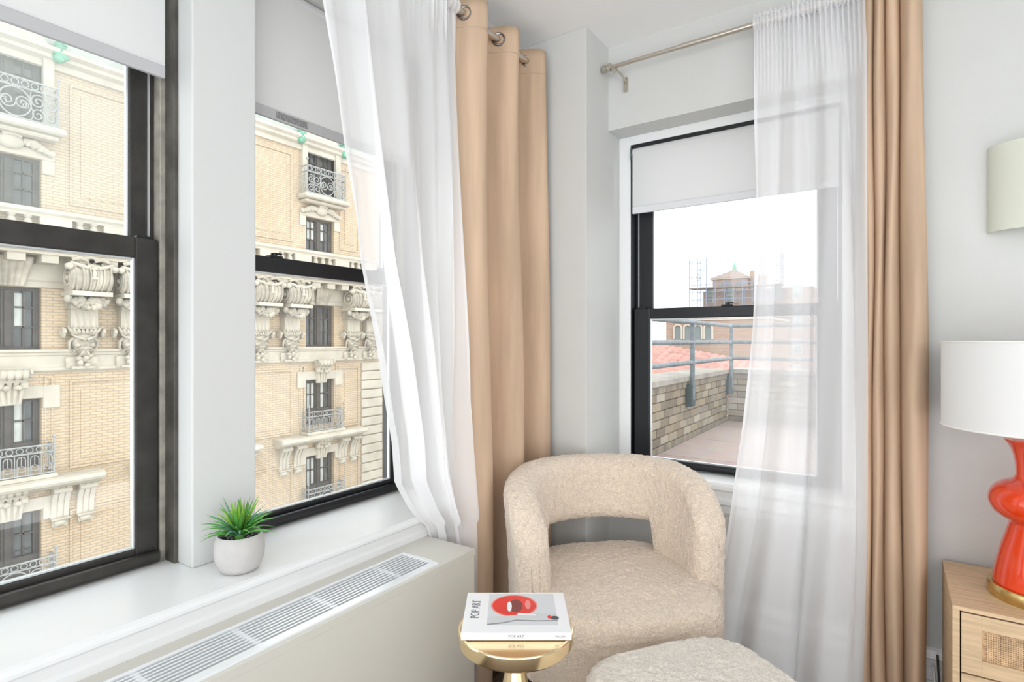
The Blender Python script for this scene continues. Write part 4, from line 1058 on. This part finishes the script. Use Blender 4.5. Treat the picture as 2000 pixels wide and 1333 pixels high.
# pier wall segments above quoins
# ---- far wing of the street
fw = empty('street_building', (-32, 22, Z0-16), 0, 'distant cream building wing behind the block corner, with balcony windows', 'building')
ww = bx(-6, 0, 0, 20, 0, 20.5).build('wall', FBRICK2, fw, smooth=False)
fpn = bx(-.02, .03, -.62, .62, 0, 1.95).mesh('window', DARKW, False); fgl = bx(.03, .045, .05, .52, .12, 1.83).mesh('pane', PANEO, False)
frl = railing_mesh(.85, .8, 'bars')
for i in range(6):
    for j, z in enumerate((-10.9, -7.4, -3.9, -.4)):
        yy = 5.6+i*2.6; wo = inst(fpn, 'window', fw, (0, yy, z+16)); inst(fgl, 'pane', wo); inst(fgl, 'pane', wo, (0, -.57, 0))
        if j in (1, 2, 3): inst(frl, 'railing', fw, (.03, yy, z+16-.05))
for z in (-11.6, -8.1, -4.6, -1.1, 2.4): bx(0, .3, 0, 20, z+16, z+16.3).build('string_course', STONE, fw, smooth=False)
tag(bx(-60, -2.0, -40, 120, Z0-16.4, Z0-16).build('street', mat('asphalt', (.12, .12, .12), .9, var=.2, vscale=2), smooth=False), 'street far below the windows', kind='structure')

# ================================================================= OUTSIDE: beyond the terrace
# red tiled roof
rt = empty('tiled_roof_house', (-9.5, 20, -6), 0, 'house with red clay tile roof just beyond the terrace railing', 'building')
TILE = mat('red_clay_tile', (.46, .22, .18), .8, var=.35, vscale=3, bump=.3)
bx(-6, 6.5, 0, 12, 0, 5.2).build('wall', mat('house_wall', (.62, .50, .42), .9, var=.15), rt, smooth=False)
rr_ = MB(); nx, nr = 150, 34
def roof_fn(s, v):
    x = lerp(-7, 7.6, s); y = lerp(-.5, 6, v)
    ridge = 7.1 - max(0, (x+.1))*.175
    zz = lerp(5.15, ridge, v)
    return (x, y, zz+.055*abs(math.sin(PI*45*s))+.05*(1-(v*nr) % 1)*0)
rr_.grid(roof_fn, 360, 2).build('roof_tiles', TILE, rt, ang=.5)
MB().add([(-7, 6, 7.1), (7.6, 6, 5.75), (7.6, 12.5, 5.0), (-7, 12.5, 5.0)], [(0, 1, 2, 3)]).build('rear_roof', TILE, rt, smooth=False)
# arched brick building
FB3 = brick_mat('distant_brick', (.40, .26, .19), (.35, .22, .17), (.40, .32, .27), .35, .12, .02, 'XZ')
PALE = mat('pale_stone_far', (.55, .49, .42), .9); DWIN = mat('distant_window', (.20, .24, .24), .4); GWIN = mat('green_sash', (.30, .40, .36), .6)
abk = empty('arched_building', (-18.5, 45, -10), 0, 'distant brick building with a row of pale arches', 'building')
bx(3.1, 11, 0, 8, 0, 12.85).build('wall', FB3, abk, smooth=False); bx(3.0, 11.1, -.1, 8, 12.85, 13.0).build('parapet_cap', PALE, abk, smooth=False)
for i in range(4):
    x = 4.1+i*.8; m = MB(); n = 12; P1 = [(x+.38*math.cos(PI*k/n), 12.2+.38*math.sin(PI*k/n)) for k in range(n+1)]; P2 = [(x+.25*math.cos(PI*k/n), 12.2+.25*math.sin(PI*k/n)) for k in range(n+1)]
    for k in range(n): m.prism([P1[k], P1[k+1], P2[k+1], P2[k]], -.15, .02, 'y')
    m.box(x-.38, x-.25, -.15, .02, 11.35, 12.2); m.box(x+.25, x+.38, -.15, .02, 11.35, 12.2)
    ar = m.build('arch', PALE, abk, smooth=False)
    bx(x-.25, x+.25, -.02, .03, 11.35, 12.35).build('pane', DWIN, ar, smooth=False)
# tower with scaffolding
tw = empty('brick_tower', (-14.5, 63, -16), 0, 'distant brick tower with pyramid roof and green finial wrapped in scaffolding', 'building')
bx(-2.6, 8, -1, 8, 0, 22.6).build('wall', FB3, tw, smooth=False)
bx(-2.75, 8.2, -1.2, 8, 20.3, 20.7).build('stone_band', PALE, tw, smooth=False)
bx(-1.75, 1.75, -.4, 4, 22.6, 23.85).build('upper_wall', FB3, tw, smooth=False)
bx(-2.0, 2.0, -.6, 4.2, 23.85, 23.98).build('eaves', PALE, tw, smooth=False)
MB().add([(-2.05, -.65, 23.98), (2.05, -.65, 23.98), (2.05, 4.3, 23.98), (-2.05, 4.3, 23.98), (-.2, 1.6, 25.0), (.2, 1.6, 25.0), (.2, 2.1, 25.0), (-.2, 2.1, 25.0)], [(0,1,5,4),(1,2,6,5),(2,3,7,6),(3,0,4,7),(4,5,6,7)]).build('roof', mat('tower_roof', (.28, .22, .19), .9, var=.2), tw, smooth=False)
MB().lathe([(.28, 25.0), (.22, 25.2), (.26, 25.3), (.1, 25.6), (.02, 25.9)], (0, 1.85, 0), 10).build('finial', COPPER, tw)
bx(1.85, 2.3, .5, 1.0, 22.6, 24.7).build('chimney', FB3, tw, smooth=False); bx(2.7, 3.5, .5, 1.2, 22.6, 24.2).build('chimney', FB3, tw, smooth=False)
gm = bx(-.42, .42, -1.08, -.98, 0, 1.5).mesh('window', PALE, False); gp = bx(-.34, .34, -1.10, -1.07, .08, .70).mesh('pane', DWIN, False); gp2 = bx(-.34, .34, -1.10, -1.07, .80, 1.42).mesh('pane', GWIN, False)
for x in (-1.9, .2, 2.9, 4.7, 6.6):
    for z in (18.4, 15.9, 13.4, 21.3): wo = inst(gm, 'window', tw, (x, 0, z)); inst(gp, 'pane', wo); inst(gp2, 'pane', wo)
for x in (-.9, 0, .9): bx(x-.18, x+.18, -.45, -.38, 22.95, 23.5).build('window', DWIN, tw, smooth=False)
scf = empty('scaffolding', (-14.5, 63, 6.0), 0, 'blue grey tube scaffolding around the distant brick tower', 'scaffolding')
SCF = mat('scaffold_tube', (.20, .23, .32), .6); PLK = mat('scaffold_plank', (.20, .16, .14), .9)
xs = [-3.6+.9*i for i in range(11)]
for yy in (-1.7, -2.7):
    for x in xs: MB().tube([(x, yy, -2), (x, yy, 4.0 if (x < -1.6 or x > 2.8) else 1.6)], .045, 4).build('upright', SCF, scf, smooth=False)
hz = MB(); hl = MB()
for yy in (-1.7, -2.7):
    for z in (-1.2, -.4, .4, 1.2): hz.tube([(-3.6, yy, z), (5.3, yy, z)], .035, 4)
    for z in (2.0, 2.8, 3.6): hz.tube([(-3.6, yy, z), (-2.2, yy, z)], .035, 4); hz.tube([(3.0, yy, z), (5.3, yy, z)], .035, 4)
    for i in range(5): hz.tube([(-3.6+1.9*i, yy, -1.2), (-1.7+1.9*i, yy, .4)], .02, 4)
    hz.tube([(-3.6, yy, .4), (-2.4, yy, 2.8)], .02, 4); hz.tube([(-2.4, yy, 1.2), (-3.6, yy, 3.6)], .02, 4)
hz.build('ledgers', SCF, scf, smooth=False)
bx(-3.6, 5.4, -2.7, -1.21, .75, .87).build('deck', PLK, scf, smooth=False); bx(-3.6, 5.4, -2.7, -1.21, -1.65, -1.55).build('deck', PLK, scf, smooth=False)
